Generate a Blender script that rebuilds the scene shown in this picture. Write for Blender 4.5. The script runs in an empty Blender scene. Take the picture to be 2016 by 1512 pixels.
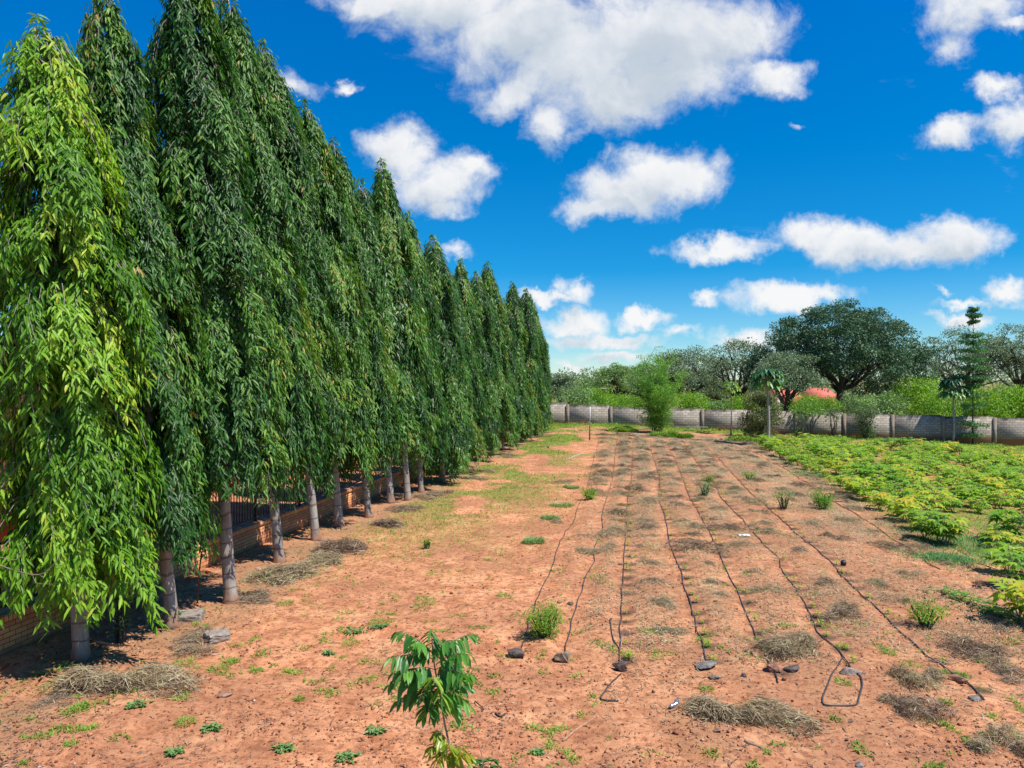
import bpy, math, random
import numpy as np
from mathutils import Vector

random.seed(7)
RNG = np.random.default_rng(11)
S = bpy.context.scene
COL = S.collection
PI = math.pi
F, CX, CY, HOR, EYE = 1480.0, 1008.0, 756.0, 745.0, 4.4      # focal length and centre of the 2016x1512 frame
PITCH = math.atan((CY - HOR) / F)

# ------------------------------------------------------------------ camera
cam = bpy.data.cameras.new("camera")
cam.sensor_width = 36.0
cam.lens = 36.0 * F / 2016.0
cam.clip_start, cam.clip_end = 0.1, 6000.0
camo = bpy.data.objects.new("camera", cam)
COL.objects.link(camo)
camo.location = (0, 0, EYE)
camo.rotation_euler = (PI / 2 - PITCH, 0, 0)
S.camera = camo

# ------------------------------------------------------------------ exposure, sun, sky
S.view_settings.view_transform = 'Standard'
S.view_settings.look = 'None'
S.view_settings.exposure = 0.62
S.view_settings.gamma = 1.0
SUN_AZ = (0.90, -0.44)                                        # horizontal direction towards the sun
SUN_EL = math.radians(60)
h_ = math.hypot(*SUN_AZ)
to_sun = Vector((SUN_AZ[0] / h_ * math.cos(SUN_EL), SUN_AZ[1] / h_ * math.cos(SUN_EL), math.sin(SUN_EL)))
sl = bpy.data.lights.new("sun", 'SUN')
sl.energy = 4.1
sl.angle = math.radians(0.55)
sl.color = (1.0, 0.955, 0.88)
so = bpy.data.objects.new("sun", sl)
COL.objects.link(so)
so.rotation_euler = (-to_sun).to_track_quat('-Z', 'Y').to_euler()

world = bpy.data.worlds.new("World")
S.world = world
world.use_nodes = True
wt = world.node_tree
wt.nodes.clear()


def nd(t, typ, **kw):
    n = t.nodes.new(typ)
    for k, v in kw.items():
        if k == 'ins':
            for kk, vv in v.items():
                if isinstance(vv, bpy.types.NodeSocket):
                    t.links.new(vv, n.inputs[kk])
                else:
                    n.inputs[kk].default_value = vv
        else:
            setattr(n, k, v)
    return n


def mathn(t, op, a, b=None, c=None, clamp=False):
    n = t.nodes.new('ShaderNodeMath')
    n.operation = op
    n.use_clamp = clamp
    for i, v in enumerate((a, b, c)):
        if v is None:
            continue
        if isinstance(v, bpy.types.NodeSocket):
            t.links.new(v, n.inputs[i])
        else:
            n.inputs[i].default_value = v
    return n.outputs[0]


def vmath(t, op, a, b=None, c=None, scale=None):
    n = t.nodes.new('ShaderNodeVectorMath')
    n.operation = op
    for i, v in enumerate((a, b, c)):
        if v is None:
            continue
        if isinstance(v, bpy.types.NodeSocket):
            t.links.new(v, n.inputs[i])
        else:
            n.inputs[i].default_value = v
    if scale is not None:
        n.inputs['Scale'].default_value = scale
    return n


def ramp(t, fac, stops, interp='LINEAR'):
    n = t.nodes.new('ShaderNodeValToRGB')
    n.color_ramp.interpolation = interp
    e = n.color_ramp.elements
    while len(e) < len(stops):
        e.new(0.5)
    for el, (p, c) in zip(e, stops):
        el.position = p
        el.color = (c[0], c[1], c[2], 1) if isinstance(c, (tuple, list)) else (c, c, c, 1)
    t.links.new(fac, n.inputs[0])
    return n.outputs[0]


def mix(t, fac, a, b, blend='MIX'):
    n = t.nodes.new('ShaderNodeMix')
    n.data_type = 'RGBA'
    n.blend_type = blend
    for i, v in ((0, fac), (6, a), (7, b)):
        if isinstance(v, bpy.types.NodeSocket):
            t.links.new(v, n.inputs[i])
        elif i == 0:
            n.inputs[i].default_value = v
        else:
            n.inputs[i].default_value = (v[0], v[1], v[2], 1)
    return n.outputs[2]


sky = nd(wt, 'ShaderNodeTexSky', sky_type='NISHITA', sun_disc=False, sun_elevation=SUN_EL,
         sun_rotation=math.atan2(SUN_AZ[0], SUN_AZ[1]), altitude=1200.0, air_density=1.0, dust_density=0.3, ozone_density=3.0)
tc = nd(wt, 'ShaderNodeTexCoord')
sep = nd(wt, 'ShaderNodeSeparateXYZ', ins={0: tc.outputs['Generated']})
elev = mathn(wt, 'MAXIMUM', sep.outputs[2], 0.0)
SKYGRADE = ramp(wt, elev, [(0.0, (0.72, 0.84, 0.90)), (0.05, (0.40, 0.72, 0.88)), (0.14, (0.05, 0.565, 0.86)), (0.28, (0.0, 0.58, 0.95)), (0.42, (0.0, 0.60, 1.10)), (1.0, (0.2, 0.5, 0.9))])
skyc = mix(wt, 1.0, sky.outputs[0], SKYGRADE, 'MULTIPLY')
# clouds: fixed directions on the celestial sphere, x/y and z/y
ysafe = mathn(wt, 'MAXIMUM', sep.outputs[1], 0.05)
U = mathn(wt, 'DIVIDE', sep.outputs[0], ysafe)
V = mathn(wt, 'DIVIDE', sep.outputs[2], ysafe)
UV = nd(wt, 'ShaderNodeCombineXYZ', ins={0: U, 1: V}).outputs[0]


def noise(t, vec, scale, detail=4, rough=0.55, dist=0.0, dims='3D'):
    n = nd(t, 'ShaderNodeTexNoise', ins={'Scale': scale, 'Detail': detail, 'Roughness': rough, 'Distortion': dist})
    n.noise_dimensions = dims
    t.links.new(vec, n.inputs['Vector'])
    return n


w1 = noise(wt, UV, 8.0, 2, 0.5).outputs['Color']
w2 = noise(wt, UV, 30.0, 8, 0.60).outputs['Color']
P1 = vmath(wt, 'MULTIPLY_ADD', vmath(wt, 'SUBTRACT', w1, (0.5, 0.5, 0.5)).outputs[0], (0.07, 0.05, 0.0), UV).outputs[0]
P2 = vmath(wt, 'MULTIPLY_ADD', vmath(wt, 'SUBTRACT', w2, (0.5, 0.5, 0.5)).outputs[0], (0.052, 0.050, 0.0), P1).outputs[0]
CLOUDS = [(900, 5, 200, 75, 1), (1040, 70, 190, 95, 1), (1150, 120, 190, 110, 1), (1290, 70, 230, 125, 1), (1200, 180, 150, 72, 1),
          (1420, 60, 110, 80, .9), (1515, 150, 72, 42, .9), (1085, 240, 50, 55, .8), (1000, 180, 80, 50, .8), (760, 0, 120, 40, .9), (1320, 140, 130, 75, 1),
          (790, 300, 75, 60, 1), (855, 365, 95, 62, 1), (920, 345, 55, 28, .8), (870, 410, 60, 25, .8),
          (1300, 345, 115, 65, 1), (1175, 405, 85, 30, .9), (1240, 370, 110, 55, 1), (1365, 345, 55, 50, .8),
          (1425, 490, 110, 27, .9), (1590, 470, 80, 42, 1), (1690, 490, 110, 46, 1), (1800, 490, 110, 40, .9), (1885, 470, 105, 48, 1),
          (1560, 585, 120, 28, 1), (1385, 583, 42, 17, .8), (1075, 588, 60, 14, .9), (1135, 575, 36, 28, .9),
          (1130, 635, 75, 30, 1), (1262, 630, 60, 18, .9), (1180, 670, 120, 18, 1), (1335, 652, 45, 14, .6), (1210, 702, 85, 12, .9),
          (1475, 660, 80, 24, .8), (1110, 718, 50, 12, .7), (1910, 25, 110, 55, .8), (1870, 90, 45, 45, .6), (1990, 62, 50, 14, .7),
          (1950, 180, 45, 28, .8), (1875, 262, 70, 32, .9), (1990, 245, 50, 45, .9), (1990, 575, 50, 26, .9), (1910, 603, 60, 10, .7),
          (1900, 632, 70, 16, .8), (575, 160, 55, 28, .6), (690, 165, 30, 12, .65), (893, 495, 32, 15, .5), (592, 275, 28, 22, .6),
          (0, 285, 34, 34, .8), (-5, 405, 20, 18, .6), (1850, 578, 35, 10, .5), (1575, 250, 14, 6, .3), (1580, 665, 50, 12, .7)]


def cloud_field(P, soft):
    cur = None
    for (cx, cy, rx, ry, st) in CLOUDS:
        c = ((cx - CX) / F, (HOR - cy) / F)
        r = (rx * 1.27 / F, ry * 1.22 / F)
        m = vmath(wt, 'MULTIPLY_ADD', P, (1 / r[0], 1 / r[1], 0), (-c[0] / r[0], -c[1] / r[1], 0)).outputs[0]
        ln = vmath(wt, 'LENGTH', m).outputs['Value']
        val = mathn(wt, 'MULTIPLY_ADD', ln, -st, st)
        cur = val if cur is None else mathn(wt, 'SMOOTH_MAX', cur, val, soft)
    return cur


wisp = noise(wt, P1, 20.0, 10, 0.66).outputs['Fac']
dens = mathn(wt, 'ADD', cloud_field(P2, 0.10), mathn(wt, 'MULTIPLY_ADD', wisp, 1.1, -0.55))
PS = vmath(wt, 'ADD', P2, (0.012, 0.026, 0)).outputs[0]
wisp2 = noise(wt, vmath(wt, 'ADD', P1, (0.012, 0.026, 0)).outputs[0], 17.0, 5, 0.6).outputs['Fac']
above = mathn(wt, 'ADD', cloud_field(PS, 0.10), mathn(wt, 'MULTIPLY_ADD', wisp2, 1.1, -0.55))
front = mathn(wt, 'GREATER_THAN', sep.outputs[1], 0.06)
alpha = nd(wt, 'ShaderNodeMapRange', interpolation_type='SMOOTHSTEP', ins={'Value': dens, 'From Min': -0.02, 'From Max': 0.70}).outputs[0]
cir = noise(wt, vmath(wt, 'MULTIPLY', P1, (1.0, 3.2, 0)).outputs[0], 5.0, 7, 0.62).outputs['Fac']
cir = nd(wt, 'ShaderNodeMapRange', interpolation_type='SMOOTHSTEP', ins={'Value': cir, 'From Min': 0.62, 'From Max': 0.85, 'To Max': 0.30}).outputs[0]
alpha = mathn(wt, 'MAXIMUM', alpha, cir)
alpha = mathn(wt, 'MULTIPLY', mathn(wt, 'MULTIPLY', alpha, front), 0.97)
body = noise(wt, P1, 6.0, 5, 0.5).outputs['Fac']
shade = mathn(wt, 'ADD', mathn(wt, 'MULTIPLY_ADD', above, 0.55, 0.04), mathn(wt, 'MULTIPLY_ADD', body, 0.9, -0.45), clamp=True)
CLOUDGAIN = 6.2
cc = ramp(wt, shade, [(0.0, (1.0, 1.0, 1.0)), (0.22, (0.90, 0.92, 0.95)), (0.50, (0.64, 0.71, 0.79)), (1.0, (0.46, 0.55, 0.66))])
cc = vmath(wt, 'SCALE', cc, scale=CLOUDGAIN).outputs[0]
fin = mix(wt, alpha, skyc, cc)
bg = nd(wt, 'ShaderNodeBackground', ins={'Color': fin, 'Strength': 0.1})
wo = nd(wt, 'ShaderNodeOutputWorld')
wt.links.new(bg.outputs[0], wo.inputs[0])
S.cycles.max_bounces = 6
S.cycles.transparent_max_bounces = 4
S.cycles.diffuse_bounces = 3


# ------------------------------------------------------------------ noise and ground height
def _hash(ix, iy, seed):
    a = (ix.astype(np.int64) * 374761393 + iy.astype(np.int64) * 668265263 + seed * 974711) & 0xffffffff
    a = ((a ^ (a >> 13)) * 1274126177) & 0xffffffff
    return ((a ^ (a >> 16)) & 0xffff) / 65535.0


def vnoise(x, y, seed=0):
    x = np.asarray(x, float); y = np.asarray(y, float)
    ix, iy = np.floor(x), np.floor(y)
    fx, fy = x - ix, y - iy
    fx = fx * fx * (3 - 2 * fx); fy = fy * fy * (3 - 2 * fy)
    a, b = _hash(ix, iy, seed), _hash(ix + 1, iy, seed)
    c, d = _hash(ix, iy + 1, seed), _hash(ix + 1, iy + 1, seed)
    return (a * (1 - fx) + b * fx) * (1 - fy) + (c * (1 - fx) + d * fx) * fy


def sstep_(a, b, x):
    t = np.clip((x - a) / (b - a), 0, 1)
    return t * t * (3 - 2 * t)


def base_h(x, y):
    x = np.asarray(x, float)
    s = np.log1p(np.exp(np.clip((x - 7.0) / 1.5, -30, 30))) * 1.5
    s = np.where(x > 50, np.log1p(np.exp(np.clip((50 - 7.0) / 1.5, -30, 30))) * 1.5, s)
    return -0.048 * s


ROWS = {}


def ridges(x, y):
    if 'p' not in ROWS:
        return 0.0
    X = np.array([hose_x(i, y) for i in range(8)])
    ph = np.zeros_like(x); ins = np.zeros_like(x)
    for i in range(7):
        k = (x >= X[i]) & (x < X[i + 1])
        w = np.maximum(X[i + 1] - X[i], .2)
        ph = np.where(k, (x - X[i]) / w, ph); ins = np.where(k & (w > .45), 1.0, ins)
    m = sstep_(9.5, 13, y) * sstep_(62, 55, y)
    return ins * m * 0.045 * np.sin(ph * PI) ** 2 * (.5 + vnoise(x / .8, y / .8, 12))


def gh(x, y):
    x = np.asarray(x, float); y = np.asarray(y, float)
    h = base_h(x, y) + ridges(x, y)
    fade = np.clip(1.5 - y / 90.0, 0.0, 1.0)
    h = h + fade * (0.10 * (vnoise(x / 3.1, y / 3.3, 1) - .5) + 0.05 * (vnoise(x / 0.9, y / 0.9, 2) - .5) - 0.035 * sstep_(.66, .82, vnoise(x / 0.42, y / 0.30, 9))
                    + 0.028 * (vnoise(x / 0.33, y / 0.33, 3) - .5) + 0.026 * (vnoise(x / 0.15, y / 0.11, 4) - .5))
    return h


def gz(x, y):
    return float(gh(np.array([x]), np.array([y]))[0])


def gp(px, py):
    """point on the ground seen at a pixel of the photograph"""
    u, v = (px - CX) / F, (CY - py) / F
    dy = math.cos(PITCH) + v * math.sin(PITCH)
    dz = v * math.cos(PITCH) - math.sin(PITCH)
    if dz > -0.004:
        dz = -0.004
    h = 0.0
    for _ in range(12):
        t = (h - EYE) / dz
        h = float(base_h(u * t, dy * t))
    x, y = u * t, dy * t
    return x, y, gz(x, y)


def xat(px, d):
    return (px - CX) / F * d


def zat(py, d):
    return EYE + (HOR - py) / F * d


# ------------------------------------------------------------------ mesh building
class MB:
    def __init__(s):
        s.v, s.q, s.t, s.r, s.n = [], [], [], [], 0
        s.qm, s.tm = [], []

    def add(s, v, quads=None, tris=None, rnd=0.5, mat=0):
        v = np.asarray(v, float).reshape(-1, 3)
        s.v.append(v)
        r = np.full(len(v), rnd, float) if np.isscalar(rnd) else np.asarray(rnd, float)
        s.r.append(r)
        if quads is not None and len(quads):
            q = np.asarray(quads, np.int64).reshape(-1, 4) + s.n
            s.q.append(q); s.qm.append(np.full(len(q), mat))
        if tris is not None and len(tris):
            q = np.asarray(tris, np.int64).reshape(-1, 3) + s.n
            s.t.append(q); s.tm.append(np.full(len(q), mat))
        s.n += len(v)
        return s

    def mesh(s, name, mats, smooth=False):
        v = np.concatenate(s.v)
        q = np.concatenate(s.q) if s.q else np.zeros((0, 4), int)
        t = np.concatenate(s.t) if s.t else np.zeros((0, 3), int)
        me = bpy.data.meshes.new(name)
        me.vertices.add(len(v))
        me.vertices.foreach_set('co', v.astype(np.float32).ravel())
        lv = np.concatenate([q.ravel(), t.ravel()])
        me.loops.add(len(lv))
        me.loops.foreach_set('vertex_index', lv.astype(np.int32))
        me.polygons.add(len(q) + len(t))
        st = np.concatenate([np.arange(len(q)) * 4, len(q) * 4 + np.arange(len(t)) * 3])
        me.polygons.foreach_set('loop_start', st.astype(np.int32))
        mi = np.concatenate((s.qm + s.tm)) if (s.qm or s.tm) else np.zeros(0)
        me.polygons.foreach_set('material_index', mi.astype(np.int32))
        if smooth:
            me.polygons.foreach_set('use_smooth', np.ones(len(q) + len(t), bool))
        a = me.attributes.new('rnd', 'FLOAT', 'POINT')
        a.data.foreach_set('value', np.concatenate(s.r).astype(np.float32))
        me.update(calc_edges=True)
        me.validate()
        for m in (mats if isinstance(mats, (list, tuple)) else [mats]):
            me.materials.append(m)
        return me


def link(name, me, parent=None, loc=None, label=None, cat=None, group=None, kind=None):
    o = bpy.data.objects.new(name, me)
    COL.objects.link(o)
    if parent is not None:
        o.parent = parent
    if loc is not None:
        o.location = loc
    if label: o['label'] = label
    if cat: o['category'] = cat
    if group: o['group'] = group
    if kind: o['kind'] = kind
    return o


def empty(name, loc, label, cat, group=None):
    return link(name, None, None, loc, label, cat, group)


def copy_tree(o, loc, rz=0.0, sc=1.0, label=None, group=None, tilt=None):
    c = o.copy()
    COL.objects.link(c)
    for ch in list(o.children):
        k = ch.copy()
        COL.objects.link(k)
        k.parent = c
    place(c, loc, rz, sc, tilt)
    if label: c['label'] = label
    if group: c['group'] = group
    return c


def place(c, loc, rz=0.0, sc=1.0, tilt=None):
    c.location = loc
    c.scale = (sc, sc, sc) if np.isscalar(sc) else sc
    c.rotation_euler = (tilt[0] if tilt else 0.0, tilt[1] if tilt else 0.0, rz)


def unit(a):
    return a / np.maximum(np.linalg.norm(a, axis=-1, keepdims=True), 1e-9)


def tube(mb, pts, rad, n=6, rnd=0.5, mat=0, cap=True):
    pts = np.asarray(pts, float)
    m = len(pts)
    rad = np.full(m, rad, float) if np.isscalar(rad) else np.asarray(rad, float)
    tan = unit(np.gradient(pts, axis=0))
    ref = np.array([0, 0, 1.0]) if abs(tan[0][2]) < 0.8 else np.array([1.0, 0, 0])
    a = unit(np.cross(tan, ref)); b = np.cross(tan, a)
    th = np.linspace(0, 2 * PI, n, endpoint=False)
    ring = pts[:, None, :] + rad[:, None, None] * (np.cos(th)[None, :, None] * a[:, None, :] + np.sin(th)[None, :, None] * b[:, None, :])
    v = ring.reshape(-1, 3)
    i = np.arange(m - 1)[:, None] * n + np.arange(n)[None, :]
    j = np.arange(m - 1)[:, None] * n + (np.arange(n)[None, :] + 1) % n
    q = np.stack([i, j, j + n, i + n], -1).reshape(-1, 4)
    tr = []
    if cap:
        v = np.vstack([v, pts[0], pts[-1]])
        c0, c1 = m * n, m * n + 1
        tr = [(c0, (k + 1) % n, k) for k in range(n)] + [(c1, (m - 1) * n + k, (m - 1) * n + (k + 1) % n) for k in range(n)]
    mb.add(v, q, tr, rnd, mat)


def leaves(mb, P, D, Nn, L, W, rnd, bend=0.15, fine=True, mat=0, fold=0.25):
    n = len(P)
    D = unit(D); side = unit(np.cross(D, Nn)); up = np.cross(side, D)
    L = np.broadcast_to(L, (n,))[:, None]; W = np.broadcast_to(W, (n,))[:, None]
    dz = np.array([0, 0, -1.0])
    if fine:
        c1 = P + D * L * .30
        c2 = P + D * L * .68 + dz * L * bend * .35
        tp = P + D * L + dz * L * bend
        f = up * W * fold
        v = np.stack([P, c1 - side * W * .5 + f, c1 + side * W * .5 + f, c2 - side * W * .42 + f, c2 + side * W * .42 + f, tp, c1, c2], 1)
        k = np.arange(n)[:, None] * 8
        q = np.concatenate([k + np.array([[1, 6, 7, 3]]), k + np.array([[6, 2, 4, 7]])])
        t = np.concatenate([k + np.array([[0, 6, 1]]), k + np.array([[0, 2, 6]]), k + np.array([[3, 7, 5]]), k + np.array([[7, 4, 5]])])
        mb.add(v.reshape(-1, 3), q, t, np.repeat(rnd, 8), mat)
    else:
        c = P + D * L * .45
        tp = P + D * L + dz * L * bend
        v = np.stack([P, c - side * W * .5, tp, c + side * W * .5], 1)
        k = np.arange(n)[:, None] * 4
        mb.add(v.reshape(-1, 3), k + np.array([[0, 1, 2, 3]]), None, np.repeat(rnd, 4), mat)


def rvec(n):
    return unit(RNG.normal(size=(n, 3)))


def box(mb, x0, x1, y0, y1, z0, z1, rnd=0.5, mat=0):
    v = [(x, y, z) for x in (x0, x1) for y in (y0, y1) for z in (z0, z1)]
    q = [(0, 1, 3, 2), (4, 6, 7, 5), (0, 4, 5, 1), (2, 3, 7, 6), (0, 2, 6, 4), (1, 5, 7, 3)]
    mb.add(v, q, None, rnd, mat)


# ------------------------------------------------------------------ materials
def newmat(name):
    m = bpy.data.materials.new(name)
    m.use_nodes = True
    t = m.node_tree
    t.nodes.clear()
    out = t.nodes.new('ShaderNodeOutputMaterial')
    return m, t, out


def princ(t, out, col, rough=0.8, spec=0.3, normal=None, metal=0.0):
    p = nd(t, 'ShaderNodeBsdfPrincipled', ins={'Roughness': rough, 'Specular IOR Level': spec, 'Metallic': metal})
    if isinstance(col, bpy.types.NodeSocket):
        t.links.new(col, p.inputs['Base Color'])
    else:
        p.inputs['Base Color'].default_value = (*col, 1)
    if normal is not None:
        t.links.new(normal, p.inputs['Normal'])
    if out is not None:
        t.links.new(p.outputs[0], out.inputs[0])
    return p


def leafmat(name, stops, rough=0.42, spec=0.45, trans=0.35, tcol=(1.15, 1.25, 0.45)):
    m, t, out = newmat(name)
    at = nd(t, 'ShaderNodeAttribute', attribute_name='rnd')
    c = ramp(t, at.outputs['Fac'], stops)
    p = princ(t, None, c, rough, spec)
    tr = nd(t, 'ShaderNodeBsdfTranslucent', ins={'Color': mix(t, 1.0, c, tcol, 'MULTIPLY')})
    mx = nd(t, 'ShaderNodeMixShader', ins={0: trans})
    t.links.new(p.outputs[0], mx.inputs[1]); t.links.new(tr.outputs[0], mx.inputs[2])
    t.links.new(mx.outputs[0], out.inputs[0])
    return m


def barkmat(name, c0, c1, scale=6.0, ring=0.0):
    m, t, out = newmat(name)
    tc = nd(t, 'ShaderNodeTexCoord').outputs['Object']
    st = vmath(t, 'MULTIPLY', tc, (1, 1, 0.35)).outputs[0]
    n = noise(t, st, scale, 6, 0.65).outputs['Fac']
    c = ramp(t, n, [(0.3, c0), (0.7, c1)])
    n3 = noise(t, st, scale * .35, 4, 0.6, 1.0).outputs['Fac']
    if ring:
        c = mix(t, ramp(t, n3, [(0.48, 0.0), (0.62, 0.75)]), c, (0.16, 0.12, 0.085))
        zz = nd(t, 'ShaderNodeSeparateXYZ', ins={0: tc}).outputs[2]
        c = mix(t, nd(t, 'ShaderNodeMapRange', ins={'Value': mathn(t, 'ADD', zz, mathn(t, 'MULTIPLY_ADD', n, .5, -.25)), 'From Min': 0.35, 'From Max': 0.0}).outputs[0], c, (0.27, 0.13, 0.075))
    bm = nd(t, 'ShaderNodeBump', ins={'Strength': 0.9, 'Distance': 0.03, 'Height': n})
    if ring:
        w = nd(t, 'ShaderNodeTexWave', bands_direction='Z', ins={'Scale': 1.1, 'Distortion': 5.0, 'Detail': 3.0, 'Detail Scale': 1.3})
        t.links.new(tc, w.inputs['Vector'])
        k = ramp(t, w.outputs['Fac'], [(0.0, 1.0), (0.06, 0.0), (1.0, 0.0)])
        c = mix(t, mathn(t, 'MULTIPLY', k, ring), c, (0.10, 0.075, 0.055))
    princ(t, out, c, 0.85, 0.2, bm.outputs[0])
    return m


def flat(name, col, rough=0.7, spec=0.3, var=0.25, scale=12.0, metal=0.0, bump=0.2):
    m, t, out = newmat(name)
    tc = nd(t, 'ShaderNodeTexCoord').outputs['Object']
    n = noise(t, tc, scale, 6, 0.65).outputs['Fac']
    lo = tuple(max(0, c * (1 - var)) for c in col); hi = tuple(min(1, c * (1 + var)) for c in col)
    c = ramp(t, n, [(0.3, lo), (0.7, hi)])
    bm = nd(t, 'ShaderNodeBump', ins={'Strength': bump, 'Distance': 0.02, 'Height': n})
    princ(t, out, c, rough, spec, bm.outputs[0], metal)
    return m


def rndmat(name, stops, rough=0.85, spec=0.15, trans=0.0):
    if trans:
        return leafmat(name, stops, rough, spec, trans, (1.05, 1.0, 0.8))
    m, t, out = newmat(name)
    at = nd(t, 'ShaderNodeAttribute', attribute_name='rnd')
    princ(t, out, ramp(t, at.outputs['Fac'], stops), rough, spec)
    return m


M = {}
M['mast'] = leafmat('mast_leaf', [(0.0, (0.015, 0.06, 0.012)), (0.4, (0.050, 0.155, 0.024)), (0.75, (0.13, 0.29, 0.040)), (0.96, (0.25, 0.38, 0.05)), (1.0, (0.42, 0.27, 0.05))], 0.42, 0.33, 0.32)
M['mast_light'] = leafmat('mast_leaf_light', [(0.0, (0.035, 0.11, 0.010)), (0.35, (0.13, 0.31, 0.020)), (0.75, (0.28, 0.49, 0.035)), (1.0, (0.52, 0.56, 0.06))], 0.42, 0.3, 0.38)
M['mast_bark'] = barkmat('mast_bark', (0.22, 0.19, 0.16), (0.42, 0.38, 0.33), 7.0, 0.8)
M['twig'] = flat('twig_bark', (0.28, 0.25, 0.20), 0.9, 0.15)
M['bark_dark'] = barkmat('dark_bark', (0.035, 0.03, 0.025), (0.10, 0.085, 0.07), 3.0)
M['papaya_bark'] = barkmat('papaya_bark', (0.25, 0.24, 0.20), (0.42, 0.40, 0.34), 9.0)
M['umbrella'] = leafmat('umbrella_leaf', [(0, (0.030, 0.075, 0.035)), (0.5, (0.075, 0.155, 0.070)), (1, (0.17, 0.27, 0.13))], 0.5, 0.4, 0.2, (1.0, 1.1, 0.6))
M['grey_leaf'] = leafmat('grey_green_leaf', [(0, (0.08, 0.13, 0.06)), (0.5, (0.19, 0.27, 0.14)), (1, (0.36, 0.45, 0.25))], 0.5, 0.4, 0.25, (1.0, 1.05, 0.7))
M['pale_leaf'] = leafmat('pale_green_leaf', [(0, (0.10, 0.19, 0.06)), (0.5, (0.22, 0.34, 0.12)), (1, (0.38, 0.52, 0.20))], 0.5, 0.4, 0.3)
M['lime_leaf'] = leafmat('lime_leaf', [(0, (0.08, 0.20, 0.015)), (0.5, (0.21, 0.40, 0.035)), (0.9, (0.42, 0.56, 0.08)), (1, (0.52, 0.50, 0.08))], 0.5, 0.35, 0.4)
M['bamboo_leaf'] = leafmat('feathery_leaf', [(0, (0.07, 0.20, 0.03)), (0.5, (0.18, 0.40, 0.05)), (1, (0.38, 0.56, 0.10))], 0.5, 0.35, 0.4)
M['shrub_leaf'] = leafmat('shrub_leaf', [(0, (0.04, 0.085, 0.03)), (0.5, (0.11, 0.18, 0.07)), (1, (0.24, 0.30, 0.12))], 0.5, 0.35, 0.25)
M['olive_leaf'] = leafmat('olive_leaf', [(0, (0.05, 0.08, 0.03)), (0.5, (0.13, 0.16, 0.05)), (1, (0.28, 0.26, 0.09))], 0.5, 0.35, 0.25)
M['papaya_leaf'] = leafmat('papaya_leaf', [(0, (0.02, 0.09, 0.04)), (0.6, (0.05, 0.18, 0.06)), (1, (0.20, 0.36, 0.05))], 0.4, 0.5, 0.3)
M['papaya_lime'] = leafmat('young_papaya_leaf', [(0, (0.08, 0.22, 0.03)), (1, (0.28, 0.44, 0.06))], 0.4, 0.5, 0.4)
M['crop_leaf'] = leafmat('crop_leaf', [(0, (0.06, 0.18, 0.015)), (0.35, (0.17, 0.38, 0.03)), (0.7, (0.38, 0.55, 0.045)), (0.93, (0.62, 0.58, 0.05)), (1, (0.60, 0.42, 0.05))], 0.45, 0.4, 0.42)
M['sapling_leaf'] = leafmat('sapling_leaf', [(0, (0.04, 0.16, 0.035)), (0.5, (0.12, 0.34, 0.06)), (0.85, (0.28, 0.52, 0.08)), (1, (0.45, 0.48, 0.08))], 0.36, 0.45, 0.45)
M['sapling_yellow'] = leafmat('yellowing_leaf', [(0, (0.16, 0.26, 0.02)), (0.6, (0.34, 0.40, 0.03)), (1, (0.42, 0.22, 0.04))], 0.35, 0.5, 0.4)
M['red_leaf'] = leafmat('red_young_leaf', [(0, (0.40, 0.07, 0.04)), (1, (0.50, 0.16, 0.09))], 0.4, 0.4, 0.35, (1.2, 0.6, 0.4))
M['grass'] = leafmat('green_grass', [(0, (0.07, 0.17, 0.02)), (0.5, (0.19, 0.36, 0.04)), (1, (0.42, 0.48, 0.10))], 0.6, 0.3, 0.35)
M['blue_grass'] = leafmat('soft_grass', [(0, (0.06, 0.20, 0.07)), (0.5, (0.14, 0.34, 0.12)), (1, (0.26, 0.44, 0.18))], 0.6, 0.3, 0.35)
M['hay'] = rndmat('hay', [(0, (0.10, 0.06, 0.035)), (0.35, (0.27, 0.19, 0.11)), (0.7, (0.50, 0.40, 0.24)), (0.93, (0.68, 0.58, 0.38)), (1, (0.26, 0.36, 0.10))], 0.85, 0.15, 0.12)
M['hay_dark'] = rndmat('dark_hay', [(0, (0.07, 0.04, 0.03)), (0.45, (0.24, 0.155, 0.105)), (0.85, (0.52, 0.39, 0.27)), (1, (0.22, 0.30, 0.08))], 0.85, 0.15)
M['hay_green'] = rndmat('greenish_hay', [(0, (0.15, 0.09, 0.05)), (0.4, (0.36, 0.27, 0.16)), (0.85, (0.62, 0.51, 0.33)), (1, (0.28, 0.42, 0.11))], 0.85, 0.15, 0.12)
M['litter'] = rndmat('leaf_litter', [(0, (0.07, 0.035, 0.025)), (0.5, (0.21, 0.12, 0.08)), (0.85, (0.40, 0.27, 0.19)), (1, (0.52, 0.42, 0.32))], 0.8, 0.2)
M['clod'] = rndmat('soil_clod', [(0, (0.16, 0.06, 0.03)), (0.45, (0.42, 0.17, 0.085)), (0.86, (0.60, 0.28, 0.15)), (0.93, (0.42, 0.36, 0.30)), (1, (0.66, 0.58, 0.50))], 0.95, 0.1)
M['hose'] = flat('black_hose', (0.055, 0.048, 0.045), 0.38, 0.6, 0.35, 20.0)
M['rust'] = flat('rusty_metal', (0.16, 0.07, 0.04), 0.8, 0.3, 0.4, 30.0)
M['iron'] = flat('black_iron', (0.015, 0.015, 0.018), 0.45, 0.5, 0.3, 20.0)
M['wood_grey'] = flat('weathered_wood', (0.26, 0.20, 0.15), 0.9, 0.15, 0.4, 14.0)
M['wood_red'] = flat('bare_stick', (0.40, 0.22, 0.13), 0.85, 0.2, 0.4, 25.0)
M['wood_black'] = flat('charred_plank', (0.035, 0.03, 0.03), 0.9, 0.2, 0.4, 14.0)
M['white_paint'] = flat('white_pole_paint', (0.62, 0.62, 0.62), 0.6, 0.3, 0.2, 20.0)
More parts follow.
